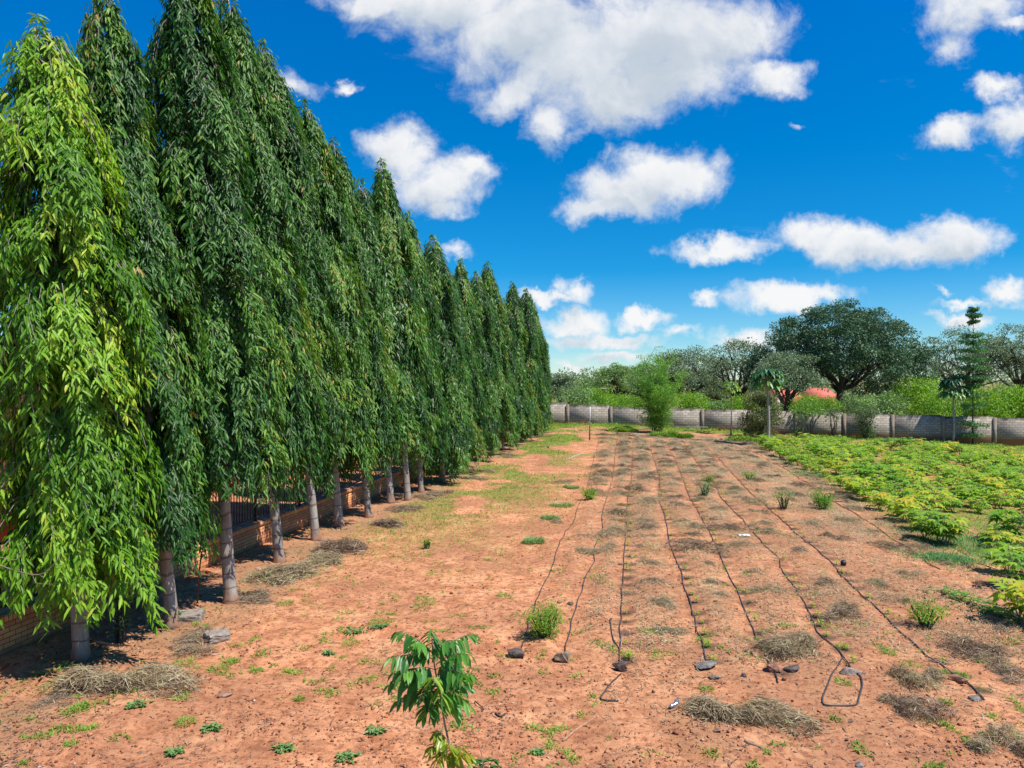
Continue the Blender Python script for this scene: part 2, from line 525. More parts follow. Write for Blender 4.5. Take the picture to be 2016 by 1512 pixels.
M['alu'] = flat('crushed_can', (0.55, 0.60, 0.66), 0.28, 0.6, 0.35, 30.0, 0.85)
M['plastic'] = flat('white_plastic', (0.75, 0.75, 0.74), 0.45, 0.5, 0.1, 30.0)
M['black_plastic'] = flat('black_pot_plastic', (0.02, 0.02, 0.022), 0.5, 0.5, 0.3, 30.0)


def stonemat(name, a, b, s=9.0):
    m, t, out = newmat(name)
    tc = nd(t, 'ShaderNodeTexCoord').outputs['Object']
    n = noise(t, tc, s, 8, 0.7).outputs['Fac']
    n2 = noise(t, tc, s * 5, 4, 0.7).outputs['Fac']
    c = ramp(t, n, [(0.35, a), (0.65, b)])
    c = mix(t, 0.35, c, ramp(t, n2, [(0.35, 0.1), (0.7, 0.6)]), 'OVERLAY')
    bm = nd(t, 'ShaderNodeBump', ins={'Strength': 0.7, 'Distance': 0.01, 'Height': mathn(t, 'ADD', n, n2)})
    princ(t, out, c, 0.9, 0.2, bm.outputs[0])
    return m


M['stone_tan'] = stonemat('tan_stone', (0.22, 0.14, 0.09), (0.46, 0.36, 0.25))
M['stone_dark'] = stonemat('dark_stone', (0.06, 0.045, 0.04), (0.20, 0.16, 0.14))
M['stone_grey'] = stonemat('grey_stone', (0.14, 0.12, 0.11), (0.34, 0.31, 0.28))
M['stone_white'] = stonemat('whitish_stone', (0.16, 0.12, 0.10), (0.50, 0.43, 0.37), 14.0)
M['stone_red'] = stonemat('reddish_stone', (0.24, 0.11, 0.07), (0.48, 0.28, 0.19))
M['concrete'] = stonemat('concrete', (0.22, 0.17, 0.13), (0.42, 0.37, 0.31))


def groundmat():
    m, t, out = newmat('red_soil')
    P = nd(t, 'ShaderNodeNewGeometry').outputs['Position']
    big = noise(t, P, 0.35, 5, 0.6).outputs['Fac']
    mid = noise(t, P, 1.6, 6, 0.65, 0.4).outputs['Fac']
    sm = noise(t, P, 9.0, 7, 0.7, 0.2).outputs['Fac']
    fn = noise(t, P, 60.0, 5, 0.7).outputs['Fac']
    c = ramp(t, mid, [(0.28, (0.34, 0.13, 0.060)), (0.40, (0.54, 0.225, 0.105)), (0.54, (0.72, 0.330, 0.165)), (0.75, (0.80, 0.44, 0.235))])
    c = mix(t, ramp(t, big, [(0.42, 0.0), (0.60, 0.75)]), c, (0.44, 0.20, 0.105))
    c = mix(t, ramp(t, noise(t, P, 0.8, 5, 0.6).outputs['Fac'], [(0.56, 0.0), (0.70, 0.55)]), c, (0.74, 0.42, 0.20))
    c = mix(t, ramp(t, sm, [(0.38, 0.9), (0.52, 0.0)]), c, (0.29, 0.11, 0.055))
    c = mix(t, ramp(t, fn, [(0.30, 0.7), (0.44, 0.0)]), c, (0.18, 0.07, 0.045))
    c = mix(t, ramp(t, fn, [(0.66, 0.0), (0.76, 0.6)]), c, (0.70, 0.50, 0.36))
    cr_ = noise(t, vmath(t, 'MULTIPLY', P, (1.0, 2.2, 1.0)).outputs[0], 3.4, 7, 0.72, 0.6).outputs['Fac']
    c = mix(t, ramp(t, cr_, [(0.52, 0.0), (0.66, 0.8)]), c, (0.30, 0.125, 0.065))
    damp = nd(t, 'ShaderNodeAttribute', attribute_name='damp').outputs['Fac']
    c = mix(t, mathn(t, 'MULTIPLY', damp, mathn(t, 'MULTIPLY_ADD', sm, 1.6, 0.1), clamp=True), c, (0.10, 0.06, 0.045))
    org = nd(t, 'ShaderNodeAttribute', attribute_name='organic').outputs['Fac']
    om = mathn(t, 'MULTIPLY', org, ramp(t, sm, [(0.36, 0.25), (0.56, 1.0)]))
    c = mix(t, om, c, (0.30, 0.20, 0.105))
    gr = nd(t, 'ShaderNodeAttribute', attribute_name='mossy').outputs['Fac']
    gm = mathn(t, 'MULTIPLY', gr, ramp(t, sm, [(0.38, 0.2), (0.56, 1.0)]))
    c = mix(t, gm, c, (0.17, 0.22, 0.05))
    hgt = mathn(t, 'ADD', mathn(t, 'MULTIPLY', sm, 1.0), mathn(t, 'MULTIPLY', fn, 0.35))
    bm = nd(t, 'ShaderNodeBump', ins={'Strength': 0.9, 'Distance': 0.035, 'Height': hgt})
    princ(t, out, c, 0.95, 0.12, bm.outputs[0])
    return m


# ------------------------------------------------------------------ drip hoses: traced course on the ground
HOSES = [
    [(1018, 1298), (1028, 1275), (1040, 1235), (1050, 1202), (1064, 1164), (1077, 1136), (1091, 1106), (1099, 1079), (1111, 1052), (1129, 1025), (1139, 995), (1155, 962), (1165, 918), (1172, 895), (1180, 862)],
    [(1111, 1296), (1114, 1272), (1125, 1229), (1137, 1186), (1148, 1156), (1155, 1128), (1171, 1106), (1171, 1082), (1186, 1046), (1185, 1022), (1188, 1000), (1197, 973), (1206, 940), (1209, 915), (1213, 880), (1216, 862)],
    [(1221, 1318), (1220, 1280), (1223, 1202), (1226, 1147), (1230, 1093), (1233, 1038), (1236, 984), (1244, 929), (1246, 875), (1247, 862)],
    [(1392, 1318), (1390, 1300), (1382, 1264), (1367, 1217), (1358, 1179), (1345, 1149), (1342, 1127), (1331, 1100), (1317, 1066), (1315, 1049), (1307, 1011), (1298, 984), (1298, 946), (1294, 926), (1283, 888), (1281, 863)],
    [(1530, 1345), (1524, 1322), (1508, 1294), (1489, 1250), (1473, 1215), (1457, 1171), (1437, 1135), (1421, 1100), (1402, 1060), (1380, 1019), (1353, 967), (1339, 929), (1315, 875), (1311, 864)],
    [(1680, 1326), (1672, 1310), (1657, 1288), (1613, 1247), (1597, 1209), (1570, 1160), (1540, 1122), (1534, 1100), (1508, 1079), (1459, 1022), (1421, 981), (1407, 954), (1369, 907), (1342, 866)],
    [(1936, 1386), (1903, 1346), (1875, 1329), (1813, 1280), (1766, 1236), (1728, 1195), (1692, 1163), (1662, 1133), (1627, 1100), (1592, 1074), (1556, 1041), (1529, 1016), (1500, 990), (1467, 959), (1435, 924), (1399, 888), (1380, 868)],
    [(1850, 1122), (1832, 1112), (1810, 1096), (1785, 1079), (1744, 1052), (1700, 1022), (1640, 985), (1595, 955), (1540, 921), (1480, 888), (1445, 870)],
    [(2040, 1270), (2016, 1250), (1990, 1165), (1968, 1123), (1924, 1106), (1902, 1090), (1870, 1072), (1800, 1040)],
]


def spline(P, n=6):
    P = np.asarray(P, float)
    Q = np.vstack([2 * P[0] - P[1], P, 2 * P[-1] - P[-2]])
    out = []
    for i in range(1, len(Q) - 2):
        for t in np.linspace(0, 1, n, endpoint=False):
            out.append(0.5 * ((2 * Q[i]) + (-Q[i - 1] + Q[i + 1]) * t + (2 * Q[i - 1] - 5 * Q[i] + 4 * Q[i + 1] - Q[i + 2]) * t * t + (-Q[i - 1] + 3 * Q[i] - 3 * Q[i + 1] + Q[i + 2]) * t ** 3))
    out.append(P[-1])
    return np.array(out)


hose_xy = []
for h in HOSES:
    g = np.array([gp(*p)[:2] for p in h])
    hose_xy.append(spline(g, 8))


ROWS['p'] = True


def hose_x(i, y):
    p = hose_xy[i]
    o = np.argsort(p[:, 1])
    return np.interp(y, p[o, 1], p[o, 0])


# tree stations of the weeping row (pixel of the foot, pixel of the tip)
MAST = [(160, 1290, 88, 62), (340, 1232, 207, -12), (455, 1186, 368, -75), (550, 1105, 455, 0), (622, 1062, 520, 95), (668, 1037, 603, 215),
        (726, 1017, 660, 285), (770, 990, 712, 365), (803, 985, 755, 328), (829, 967, 800, 425), (872, 950, 855, 470), (895, 932, 880, 535),
        (917, 921, 905, 515), (944, 906, 940, 540), (968, 895, 960, 522), (990, 885, 988, 592), (1008, 877, 1010, 560), (1025, 869, 1036, 574),
        (1040, 862, 1050, 600), (1053, 857, 1060, 634), (1062, 852, 1068, 668)]
mast_xy = np.array([gp(a, b)[:2] for a, b, _, _ in MAST])


def mast_x(y):
    return np.interp(y, mast_xy[:, 1], mast_xy[:, 0])


WL, WR = (xat(1060, 73.5), 73.5), (xat(2120, 68.6), 68.6)     # the far block wall


def wall_y(x):
    return WL[1] + (WR[1] - WL[1]) * (x - WL[0]) / (WR[0] - WL[0])


def crop_left(y):
    return 12.1 + 0.176 * (y - 21.6)


def sstep(a, b, x):
    t = np.clip((x - a) / (b - a), 0, 1)
    return t * t * (3 - 2 * t)


def organic_mask(x, y):
    field = sstep(-0.5, 0.8, x - (hose_x(0, y) + 0.5)) * sstep(0.3, -0.8, x - (crop_left(y) + 0.3)) * (.45 + .55 * sstep(13, 30, y)) * sstep(66, 60, y)
    tr = x - mast_x(y)
    field = field * (.35 + .65 * sstep(.05, .4, np.min([np.abs(x - hose_x(q, y)) for q in range(8)], axis=0)))
    lit = sstep(1.5, 0.2, np.abs(tr - 0.1)) * sstep(75, 66, y) * 0.8
    return np.clip(field * (0.15 + 1.0 * vnoise(x / 0.8, y / 1.3, 21) + .25 * sstep(25, 45, y)) + lit * (0.3 + 0.9 * vnoise(x / 0.7, y / .7, 22)), 0, 1)


def moss_mask(x, y):
    tr = x - mast_x(y)
    left = sstep(0.3, 1.0, tr) * sstep(7.5, 2.0, tr) * sstep(14, 34, y) * sstep(74, 70, y)
    far = sstep(48, 62, y) * sstep(75, 72, y) * sstep(9, 4, x) * 0.8
    wl = sstep(6.5, 3.0, wall_y(x) - y) * sstep(-1, 0.2, wall_y(x) - y)
    crop = sstep(-0.6, 0.8, x - crop_left(y)) * sstep(17, 21, y) * 0.75
    beyond = sstep(0, 1.0, y - wall_y(x))
    n = vnoise(x / 1.4, y / 1.7, 31) * 0.65 + vnoise(x / 0.45, y / 0.5, 32) * 0.35
    return np.clip(left * sstep(.34, .58, n) + far * sstep(.28, .55, n) + wl * sstep(.15, .5, n) + crop * sstep(.2, .6, n) + beyond, 0, 1)


# ------------------------------------------------------------------ ground
def lines(a, b, f):
    out = [a]
    while out[-1] < b:
        out.append(out[-1] + f(out[-1]))
    return np.array(out)


ys = lines(-12.0, 2600.0, lambda y: 0.07 if 5 < y < 16 else (0.5 if y < 5 else max(0.07, (y - 8) * 0.0095)))
xr = lines(0.0, 2400.0, lambda x: 0.075 if x < 9 else 0.075 + (x - 9) * 0.022)
xl = -lines(0.0, 2400.0, lambda x: 0.075 if x < 7 else 0.075 + (x - 7) * 0.022)[1:][::-1]
xs = np.concatenate([xl, xr])
GX, GY = np.meshgrid(xs, ys)
GZ = gh(GX, GY)
mb = MB()
nx, ny = len(xs), len(ys)
ii = (np.arange(ny - 1)[:, None] * nx + np.arange(nx - 1)[None, :])
mb.add(np.stack([GX, GY, GZ], -1).reshape(-1, 3), np.stack([ii, ii + 1, ii + nx + 1, ii + nx], -1).reshape(-1, 4))
gm_ = mb.mesh('ground', groundmat(), True)
damp = np.zeros(nx * ny)
vx, vy = GX.ravel(), GY.ravel()
near = (vy > 8) & (vy < 45)
spots = []
for k in range(2, 7):
    p = hose_xy[k]
    seg = np.concatenate([[0], np.cumsum(np.hypot(*np.diff(p, axis=0).T))])
    for s_ in np.arange(0.4, seg[-1], 0.62):
        x = np.interp(s_, seg, p[:, 0]); y = np.interp(s_, seg, p[:, 1])
        spots.append((x + 0.10, y, k))
for (x, y, k) in spots:
    if y > 44:
        continue
    sel = near & (np.abs(vx - x) < .4) & (np.abs(vy - y) < .4)
    d = np.hypot((vx[sel] - x) / 0.17, (vy[sel] - y) / 0.15)
    damp[sel] = np.maximum(damp[sel], np.clip(1.5 - d, 0, 1) * (1.0 if vnoise(x * 3, y * 3, 5) > .4 else 0.3))
for nm, arr in (('damp', damp), ('organic', organic_mask(vx, vy)), ('mossy', moss_mask(vx, vy))):
    a = gm_.attributes.new(nm, 'FLOAT', 'POINT')
    a.data.foreach_set('value', arr.astype(np.float32))
link('ground', gm_, kind='structure')


# ------------------------------------------------------------------ scattered uncountable cover
def scatter(n, x0, x1, y0, y1, dens=None, persp=True):
    """random points, denser towards the viewer so that the cover reads evenly"""
    if persp:
        y = 1 / RNG.uniform(1 / y1, 1 / y0, n)
    else:
        y = RNG.uniform(y0, y1, n)
    x = RNG.uniform(x0, x1, n)
    if persp:
        x = RNG.uniform(-0.72, 0.72, n) * y
    k = (x > x0) & (x < x1)
    x, y = x[k], y[k]
    if dens is not None:
        d = dens(x, y)
        k = RNG.uniform(0, 1, len(x)) < d
        x, y = x[k], y[k]
    return x, y


def left_wall_x(y):
    return -8.1 + 0.187 * (y - 11.9)


def open_soil(x, y):
    return (x > left_wall_x(y) + 0.1) & (y < wall_y(x) - .3)


# soil clods and pebbles
mb = MB()
x, y = scatter(26000, -9, 22, 7.6, 60, lambda x, y: open_soil(x, y) * (0.15 + 0.85 * sstep(.45, .7, vnoise(x / .8, y / .8, 41))))
z = gh(x, y)
s = 0.005 + 0.026 * RNG.uniform(0, 1, len(x)) ** 5 + 0.00025 * y
s[RNG.uniform(size=len(x)) < 0.01] *= 1.9
ico = np.array([(0, 0, 1), (0.9, 0, .2), (0.2, .9, .25), (-.85, .3, .15), (-.3, -.85, .2), (.5, -.7, .1), (0, 0, -.6)])
tri = np.array([(0, 1, 2), (0, 2, 3), (0, 3, 4), (0, 4, 5), (0, 5, 1), (6, 2, 1), (6, 3, 2), (6, 4, 3), (6, 5, 4), (6, 1, 5)])
n = len(x)
jit = ico[None] * RNG.uniform(.6, 1.3, (n, 7, 1)) + RNG.normal(0, .12, (n, 7, 3))
a = RNG.uniform(0, 2 * PI, n); ca, sa = np.cos(a)[:, None], np.sin(a)[:, None]
V_ = np.stack([jit[..., 0] * ca - jit[..., 1] * sa, jit[..., 0] * sa + jit[..., 1] * ca, jit[..., 2] * .75], -1) * s[:, None, None]
V_ += np.stack([x, y, z + s * .2], -1)[:, None, :]
mb.add(V_.reshape(-1, 3), None, (np.arange(n)[:, None, None] * 7 + tri[None]).reshape(-1, 3), np.repeat(np.clip(RNG.beta(1.3, 1.8, n), 0, 1), 7))
link('soil_clods', mb.mesh('soil_clods', M['clod']), kind='stuff', label='small clods and pebbles scattered over the red soil', cat='gravel')


def blades(mb, x, y, z, L, W, lean, rnd, mat=0, az=None, up=1.0):
    n = len(x)
    a = RNG.uniform(0, 2 * PI, n) if az is None else az
    D = np.stack([np.cos(a) * lean, np.sin(a) * lean, np.full(n, up) if np.isscalar(up) else up], -1)
    N = np.stack([-np.sin(a), np.cos(a), np.zeros(n)], -1)
    N = np.cross(unit(D), N) + RNG.normal(0, .2, (n, 3))
    leaves(mb, np.stack([x, y, z], -1), D, N, L, W, rnd, 0.35, False, mat)


# dry bits: fallen leaves and twigs
mb = MB()


def litter_d(x, y):
    tr = x - mast_x(y)
    near_tree = sstep(1.9, 0.3, np.abs(tr - .2)) * 1.0
    return open_soil(x, y) * np.clip(near_tree + 0.20 + 0.35 * sstep(.55, .8, vnoise(x / .6, y / .6, 51)) + .5 * organic_mask(x, y), 0, 1)


x, y = scatter(52000, -9.5, 24, 7.6, 68, litter_d)
n = len(x)
blades(mb, x, y, gh(x, y) + .008, (.02 + .11 * RNG.uniform(0, 1, n) ** 2) * (1 + y / 60), RNG.uniform(.004, .020, n) * (1 + y / 40), 1.0, RNG.beta(1.6, 1.9, n), up=RNG.uniform(-.05, .35, n))
link('dry_litter', mb.mesh('dry_litter', M['litter']), kind='stuff', label='dry fallen leaves and twigs lying over the soil', cat='leaf litter')

# dried weeds lying over the plot
mb = MB()
_y = 1 / np.sqrt(RNG.uniform(1 / 66 ** 2 + 0, 1 / 12 ** 2, 420000)) * 1.0
_y = np.where(RNG.uniform(size=len(_y)) < .7, RNG.uniform(13, 64, len(_y)), np.minimum(_y, 66))
_a = np.array([hose_x(0, q) for q in (0,)])
_x = hose_x(0, _y) - .5 + (crop_left(_y) + 1.0 - hose_x(0, _y)) * RNG.uniform(0, 1, len(_y))
_hd = np.min([np.abs(_x - hose_x(q, _y)) for q in range(8)], axis=0)
_k = RNG.uniform(size=len(_y)) < organic_mask(_x, _y) ** 1.3 * .6 * sstep(.08, .38, _hd + .2 * (vnoise(_x / .4, _y / .5, 78) - .5))
x, y = _x[_k], _y[_k]
_y = RNG.uniform(9.5, 24, 60000); _x = hose_x(0, _y) + 1.0 + (crop_left(_y) + 2.0 - hose_x(0, _y)) * RNG.uniform(0, 1, 60000)
_k = RNG.uniform(size=60000) < sstep(.52, .78, vnoise(_x / .55, _y / .7, 121)) * .55
x, y = np.concatenate([x, _x[_k]]), np.concatenate([y, _y[_k]])
_unused = (lambda x, y: organic_mask(x, y) * (x > hose_x(0, y) - .5) * (x < crop_left(y) + .5))
n = len(x)
blades(mb, x, y, gh(x, y) + .012, RNG.uniform(.07, .22, n), RNG.uniform(.005, .011, n) * (1 + y / 30), 1.0, np.clip(RNG.beta(2, 1.8, n) * .8 + (vnoise(x / 1.1, y / 1.6, 77) > .62) * .25, 0, 1), up=RNG.uniform(-.02, .8, n))
link('dried_weeds', mb.mesh('dried_weeds', M['hay_green']), kind='stuff', label='thin layer of pulled and dried weeds across the plot', cat='dried weeds')

# green grass and weeds
mb = MB()


def grass_d(x, y):
    tuft = sstep(.70, .88, vnoise(x / .23, y / .23, 61)) * sstep(.33, .60, vnoise(x / 1.8, y / 1.8, 62)) * 0.6
    return open_soil(x, y) * np.clip(moss_mask(x, y) * 0.9 + tuft * (x < crop_left(y)), 0, 1)


x, y = scatter(420000, -9, 52, 7.8, 75, grass_d)
n = len(x)
y2 = RNG.uniform(18, 75, 300000); x2 = RNG.uniform(-4, 52, 300000)
k2 = (np.abs(x2 / y2) < .72) & (RNG.uniform(size=len(x2)) < moss_mask(x2, y2) * open_soil(x2, y2) * .9)
x, y = np.concatenate([x, x2[k2]]), np.concatenate([y, y2[k2]]); n = len(x)
tall = 1 + 1.4 * sstep(4.5, 1.5, wall_y(x) - y) * (vnoise(x / 1.5, y / 1.5, 65) > .4)
blades(mb, x, y, gh(x, y) - .01, RNG.uniform(.035, .11, n) * (1 + y / 45) * tall, RNG.uniform(.006, .013, n) * (1 + y / 16), RNG.uniform(.3, 1.6, n), np.clip(vnoise(x / .7, y / .7, 66) * .6 + RNG.uniform(0, .5, n), 0, 1))
link('grass', mb.mesh('grass', M['grass']), kind='stuff', label='patchy short green grass and weeds on the soil', cat='grass')


# land beyond the block wall: one low green cover
mb = MB()
x = RNG.uniform(-60, 160, 60000); y = RNG.uniform(75, 190, 60000)
n = len(x)
blades(mb, x, y, gh(x, y) - .02, RNG.uniform(.3, .9, n), RNG.uniform(.06, .15, n), RNG.uniform(.3, 1.2, n), RNG.uniform(0, 1, n))
link('ground_cover', mb.mesh('ground_cover', M['grass']), kind='stuff', label='green undergrowth on the land beyond the block wall', cat='undergrowth')


# ------------------------------------------------------------------ weeping mast trees
def mast_mesh(H, zbot, seed, fine=True, nlimb=100, density=1.0, R0=1.25, taper=2.9):
    global RNG
    RNG = np.random.default_rng(seed)
    tr = MB()
    zz = np.linspace(-0.15, H, 14)
    wob = np.stack([0.06 * np.sin(zz * 1.1 + seed), 0.06 * np.cos(zz * .9 + seed * 2), zz], -1)
    wob[:, :2] *= (zz / H)[:, None] * 1.5
    rr = 0.108 * (1 - np.clip(zz / H, 0, 1) ** 1.1) + .012
    zz = np.concatenate([[-.15, .0, .08, .2], zz[1:]]); rr = np.concatenate([[.19, .165, .14, .122], rr[1:]])
    wob = np.stack([0.06 * np.sin(zz * 1.1 + seed), 0.06 * np.cos(zz * .9 + seed * 2), zz], -1); wob[:, :2] *= (np.clip(zz, 0, H) / H)[:, None] * 1.5
    tube(tr, wob, rr, 12)
    br, cr = MB(), MB()

    def R(d):
        return R0 * (1 - np.exp(-(d + .02) / taper))
    PP, DD, NN, RR = [], [], [], []
    for k in range(nlimb):
        f = (k + .5) / nlimb
        z0 = zbot + .9 + (H - zbot - 1.0) * (f ** 1.05)
        ph0 = k * 2.399 + RNG.normal(0, .35)
        Lb = RNG.uniform(.9, 2.5) * min(1, .4 + (H - z0) / 3)
        rb = RNG.uniform(.58, 1.26)
        tone = RNG.uniform(-.12, .55)
        for s in range(int(RNG.integers(4, 8))):
            ph = ph0 + RNG.normal(0, .22)
            L = Lb * RNG.uniform(.6, 1.1)
            zend = max(z0 - L, zbot + RNG.uniform(-.45, .8))
            L = max(z0 - zend, .25)
            t = np.linspace(0, 1, 9)
            Rend = R(H - zend) * rb * RNG.uniform(.85, 1.05)
            Rst = R(H - z0) * .35
            rad = .03 + (Rend - .03) * (1 - np.exp(-3.4 * t)) / (1 - math.exp(-3.4))
            z = z0 + .22 * np.sin(np.minimum(t * 3.2, 1) * PI) * min(1, L) - L * t ** 1.45
            phs = ph + .18 * np.sin(t * 3 + seed + s) * t
            pts = np.stack([np.cos(phs) * rad, np.sin(phs) * rad, z], -1)
            tube(br, pts, np.linspace(.011, .0035, 9), 3, cap=False)
            ln = np.sum(np.linalg.norm(np.diff(pts, axis=0), axis=1))
            m = max(8, int(ln * 29 * density))
            tt = RNG.uniform(.12, 1.0, m) ** .85
            q = np.stack([np.interp(tt, t, pts[:, i]) for i in range(3)], -1)
            q += RNG.normal(0, .055, (m, 3))
            outw = np.stack([np.cos(phs.mean()) * np.ones(m), np.sin(phs.mean()) * np.ones(m), np.zeros(m)], -1)
            sd = np.cross(outw, [0, 0, 1.0]) * RNG.choice([-1, 1], m)[:, None]
            PP.append(q)
            DD.append(np.array([0, 0, -1.0]) * RNG.uniform(.45, 1.15, (m, 1)) + sd * RNG.uniform(.15, .95, (m, 1)) + outw * RNG.uniform(-.1, .75, (m, 1)))
            NN.append(outw + RNG.normal(0, .45, (m, 3)) + np.array([0, 0, .5]))
            old = (RNG.uniform(size=m) < .007) * .5
            RR.append(np.clip(tone + RNG.beta(2, 2.6, m) * .62 + old, 0, 1))
    # tip tuft
    m = 150
    zt = H - RNG.uniform(-.25, 1.0, m)
    a = RNG.uniform(0, 2 * PI, m)
    rad = RNG.uniform(0, 1, m) * np.clip((H + .3 - zt) * .30, .02, .4)
    PP.append(np.stack([np.cos(a) * rad + .09 * np.sin(zt * 1.1 + seed), np.sin(a) * rad, zt], -1))
    DD.append(np.stack([np.cos(a), np.sin(a), RNG.uniform(-1.2, .25, m)], -1)); NN.append(rvec(m) + [0, 0, 1.0]); RR.append(RNG.uniform(.3, .9, m))
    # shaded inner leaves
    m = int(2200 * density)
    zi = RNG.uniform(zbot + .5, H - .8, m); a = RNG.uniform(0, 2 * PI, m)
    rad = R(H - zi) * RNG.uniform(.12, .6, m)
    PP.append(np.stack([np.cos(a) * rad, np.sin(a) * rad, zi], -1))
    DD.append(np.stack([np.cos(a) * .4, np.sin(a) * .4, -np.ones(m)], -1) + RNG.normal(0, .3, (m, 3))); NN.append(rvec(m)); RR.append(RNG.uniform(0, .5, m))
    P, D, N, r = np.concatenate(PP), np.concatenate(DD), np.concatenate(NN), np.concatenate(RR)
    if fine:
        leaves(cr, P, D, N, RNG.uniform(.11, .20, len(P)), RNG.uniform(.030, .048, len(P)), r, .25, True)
    else:
        leaves(cr, P, D, N, RNG.uniform(.15, .26, len(P)), RNG.uniform(.038, .060, len(P)), r, .2, False)
    return tr, br, cr


def make_mast(H, zbot, seed, leafm, **kw):
    tr, br, cr = mast_mesh(H, zbot, seed, **kw)
    return [('trunk', tr.mesh('mast_trunk', M['mast_bark'], True)), ('branches', br.mesh('mast_branches', M['twig'])), ('crown', cr.mesh('mast_crown', leafm))]


MV = {
    'a': (make_mast(10.0, .95, 101, M['mast_light'], nlimb=112, density=1.15, R0=1.2, taper=2.1), 10.0),
    'b': (make_mast(11.0, 1.35, 202, M['mast'], nlimb=118, density=1.1, R0=1.10), 11.0),
    'c': (make_mast(12.6, 2.05, 303, M['mast'], nlimb=125, density=1.1, R0=1.14), 12.6),
    'f': (make_mast(12.0, 1.65, 606, M['mast'], nlimb=118, density=1.1, R0=1.08), 12.0),
    'd': (make_mast(11.0, 1.9, 404, M['mast'], fine=False, nlimb=105, density=.9, R0=1.10), 11.0),
    'g': (make_mast(10.5, 1.2, 707, M['mast'], fine=False, nlimb=105, density=.9, R0=1.10), 10.5),
    'e': (make_mast(10.5, .35, 505, M['mast'], fine=False, nlimb=110, density=.85, R0=1.25), 10.5),
}
use = ['a', 'b', 'c', 'f', 'c', 'b', 'f', 'd', 'd', 'g', 'e', 'e', 'g', 'e', 'g', 'e', 'g', 'e', 'g', 'e', 'e']
MLAB = [
    'pale yellow green weeping tree nearest on the left, lighter than all its neighbours',
    'dark weeping tree right behind the pale one, a concrete slab by its trunk',
    'tallest weeping tree, its tip cut off by the top edge, trunk scarred and leaning',
    'weeping tree with a slim second tip, grey straw heap round its straight trunk',
    'weeping tree on the thick double looking trunk, fifth in the row from the left',
    'weeping tree with only a short trunk showing between straw heaps, sixth in the row',
    'weeping tree on a slender pale trunk by a small straw heap, seventh in the row',
    'weeping tree on the left of two close long bare trunks, eighth in the row',
    'weeping tree whose sharp tip stands before the small cloud, ninth in the row',
    'weeping tree on the short trunk left of the foliage touching the ground, tenth in row',
    'weeping tree whose dark foliage hangs right down to the ground, eleventh in the row',
    'weeping tree half hidden behind the one touching the ground, twelfth in the row',
    'weeping tree with a small pointed tip, thirteenth in the row from the left',
    'weeping tree with a lower tip before a taller one, fourteenth in the row',
    'weeping tree with the tallest tip among the far ones, fifteenth in the row',
    'weeping tree with a low tip between two taller far ones, sixteenth in the row',
    'far weeping tree with a blunt tip, seventeenth in the row from the left',
    'far weeping tree that is fourth from the end of the row',
    'far weeping tree with sloping shoulder, third from the end of the row',
    'far weeping tree, last but one of the row',
    'farthest weeping tree, shortest of the row, next to the block wall',
]
for i, (bx, by, tx, ty) in enumerate(MAST):
    parts, H0 = MV[use[i]]
    x, y, z = gp(bx, by)
    zt = zat(ty, y)
    lean = (xat(tx, y) - x) / (zt - z)
    o = empty('mast_tree', (x, y, z), MLAB[i], 'tree', 'weeping mast trees in a row along the brick wall')
    for nm, me in parts:
        link(nm, me, o)
    s = math.hypot(zt - z, xat(tx, y) - x) / H0
    wide = 1.0
    if i >= 19: wide = .9
    rz = i * 2.1
    # lean is applied about the world y axis after the turn about z
    from mathutils import Euler, Matrix
    R_ = Matrix.Rotation(math.atan(lean), 3, 'Y') @ Matrix.Rotation(rz, 3, 'Z')
    o.rotation_euler = R_.to_euler()
    o.scale = (s ** .5 * wide * (1 + .07 * math.sin(i * 4.1)), s ** .5 * wide * (1 + .07 * math.cos(i * 2.7)), s)

RNG = np.random.default_rng(77)


# ------------------------------------------------------------------ broadleaf trees, bushes
def puff(cr, c, rad, n, leafL, squash=.6, narrow=.5, tone=None):
    c = np.asarray(c, float)
    v = rvec(n) * (RNG.uniform(.25, 1, (n, 1)) ** .5)
    P = c + v * np.array([rad, rad, rad * squash])
    tone = RNG.uniform(0, .4) if tone is None else tone
    D = v + RNG.normal(0, .7, (n, 3)) + np.array([0, 0, .1])
    N = rvec(n) * .7 + v * 1.0 + np.array([0, 0, .7])
    leaves(cr, P, D, N, RNG.uniform(.6, 1.3, n) * leafL, RNG.uniform(.7, 1.2, n) * leafL * narrow, np.clip(tone + RNG.beta(2, 2, n) * .6, 0, 1), .1, False)


def limb(br, a, b, r0, r1, sag=.15, n=6, wig=.06):
    a, b = np.asarray(a, float), np.asarray(b, float)
    t = np.linspace(0, 1, n)[:, None]
    L = np.linalg.norm(b - a)
    p = a + (b - a) * t + np.array([0, 0, 1.0]) * (t * (1 - t) * 4 * sag * L)
    w = RNG.normal(0, wig * L, (n, 3)); w[0] = 0; w[-1] = 0
    p = p + w * .5
    tube(br, p, np.linspace(r0, r1, n), 6, cap=False)
    return p


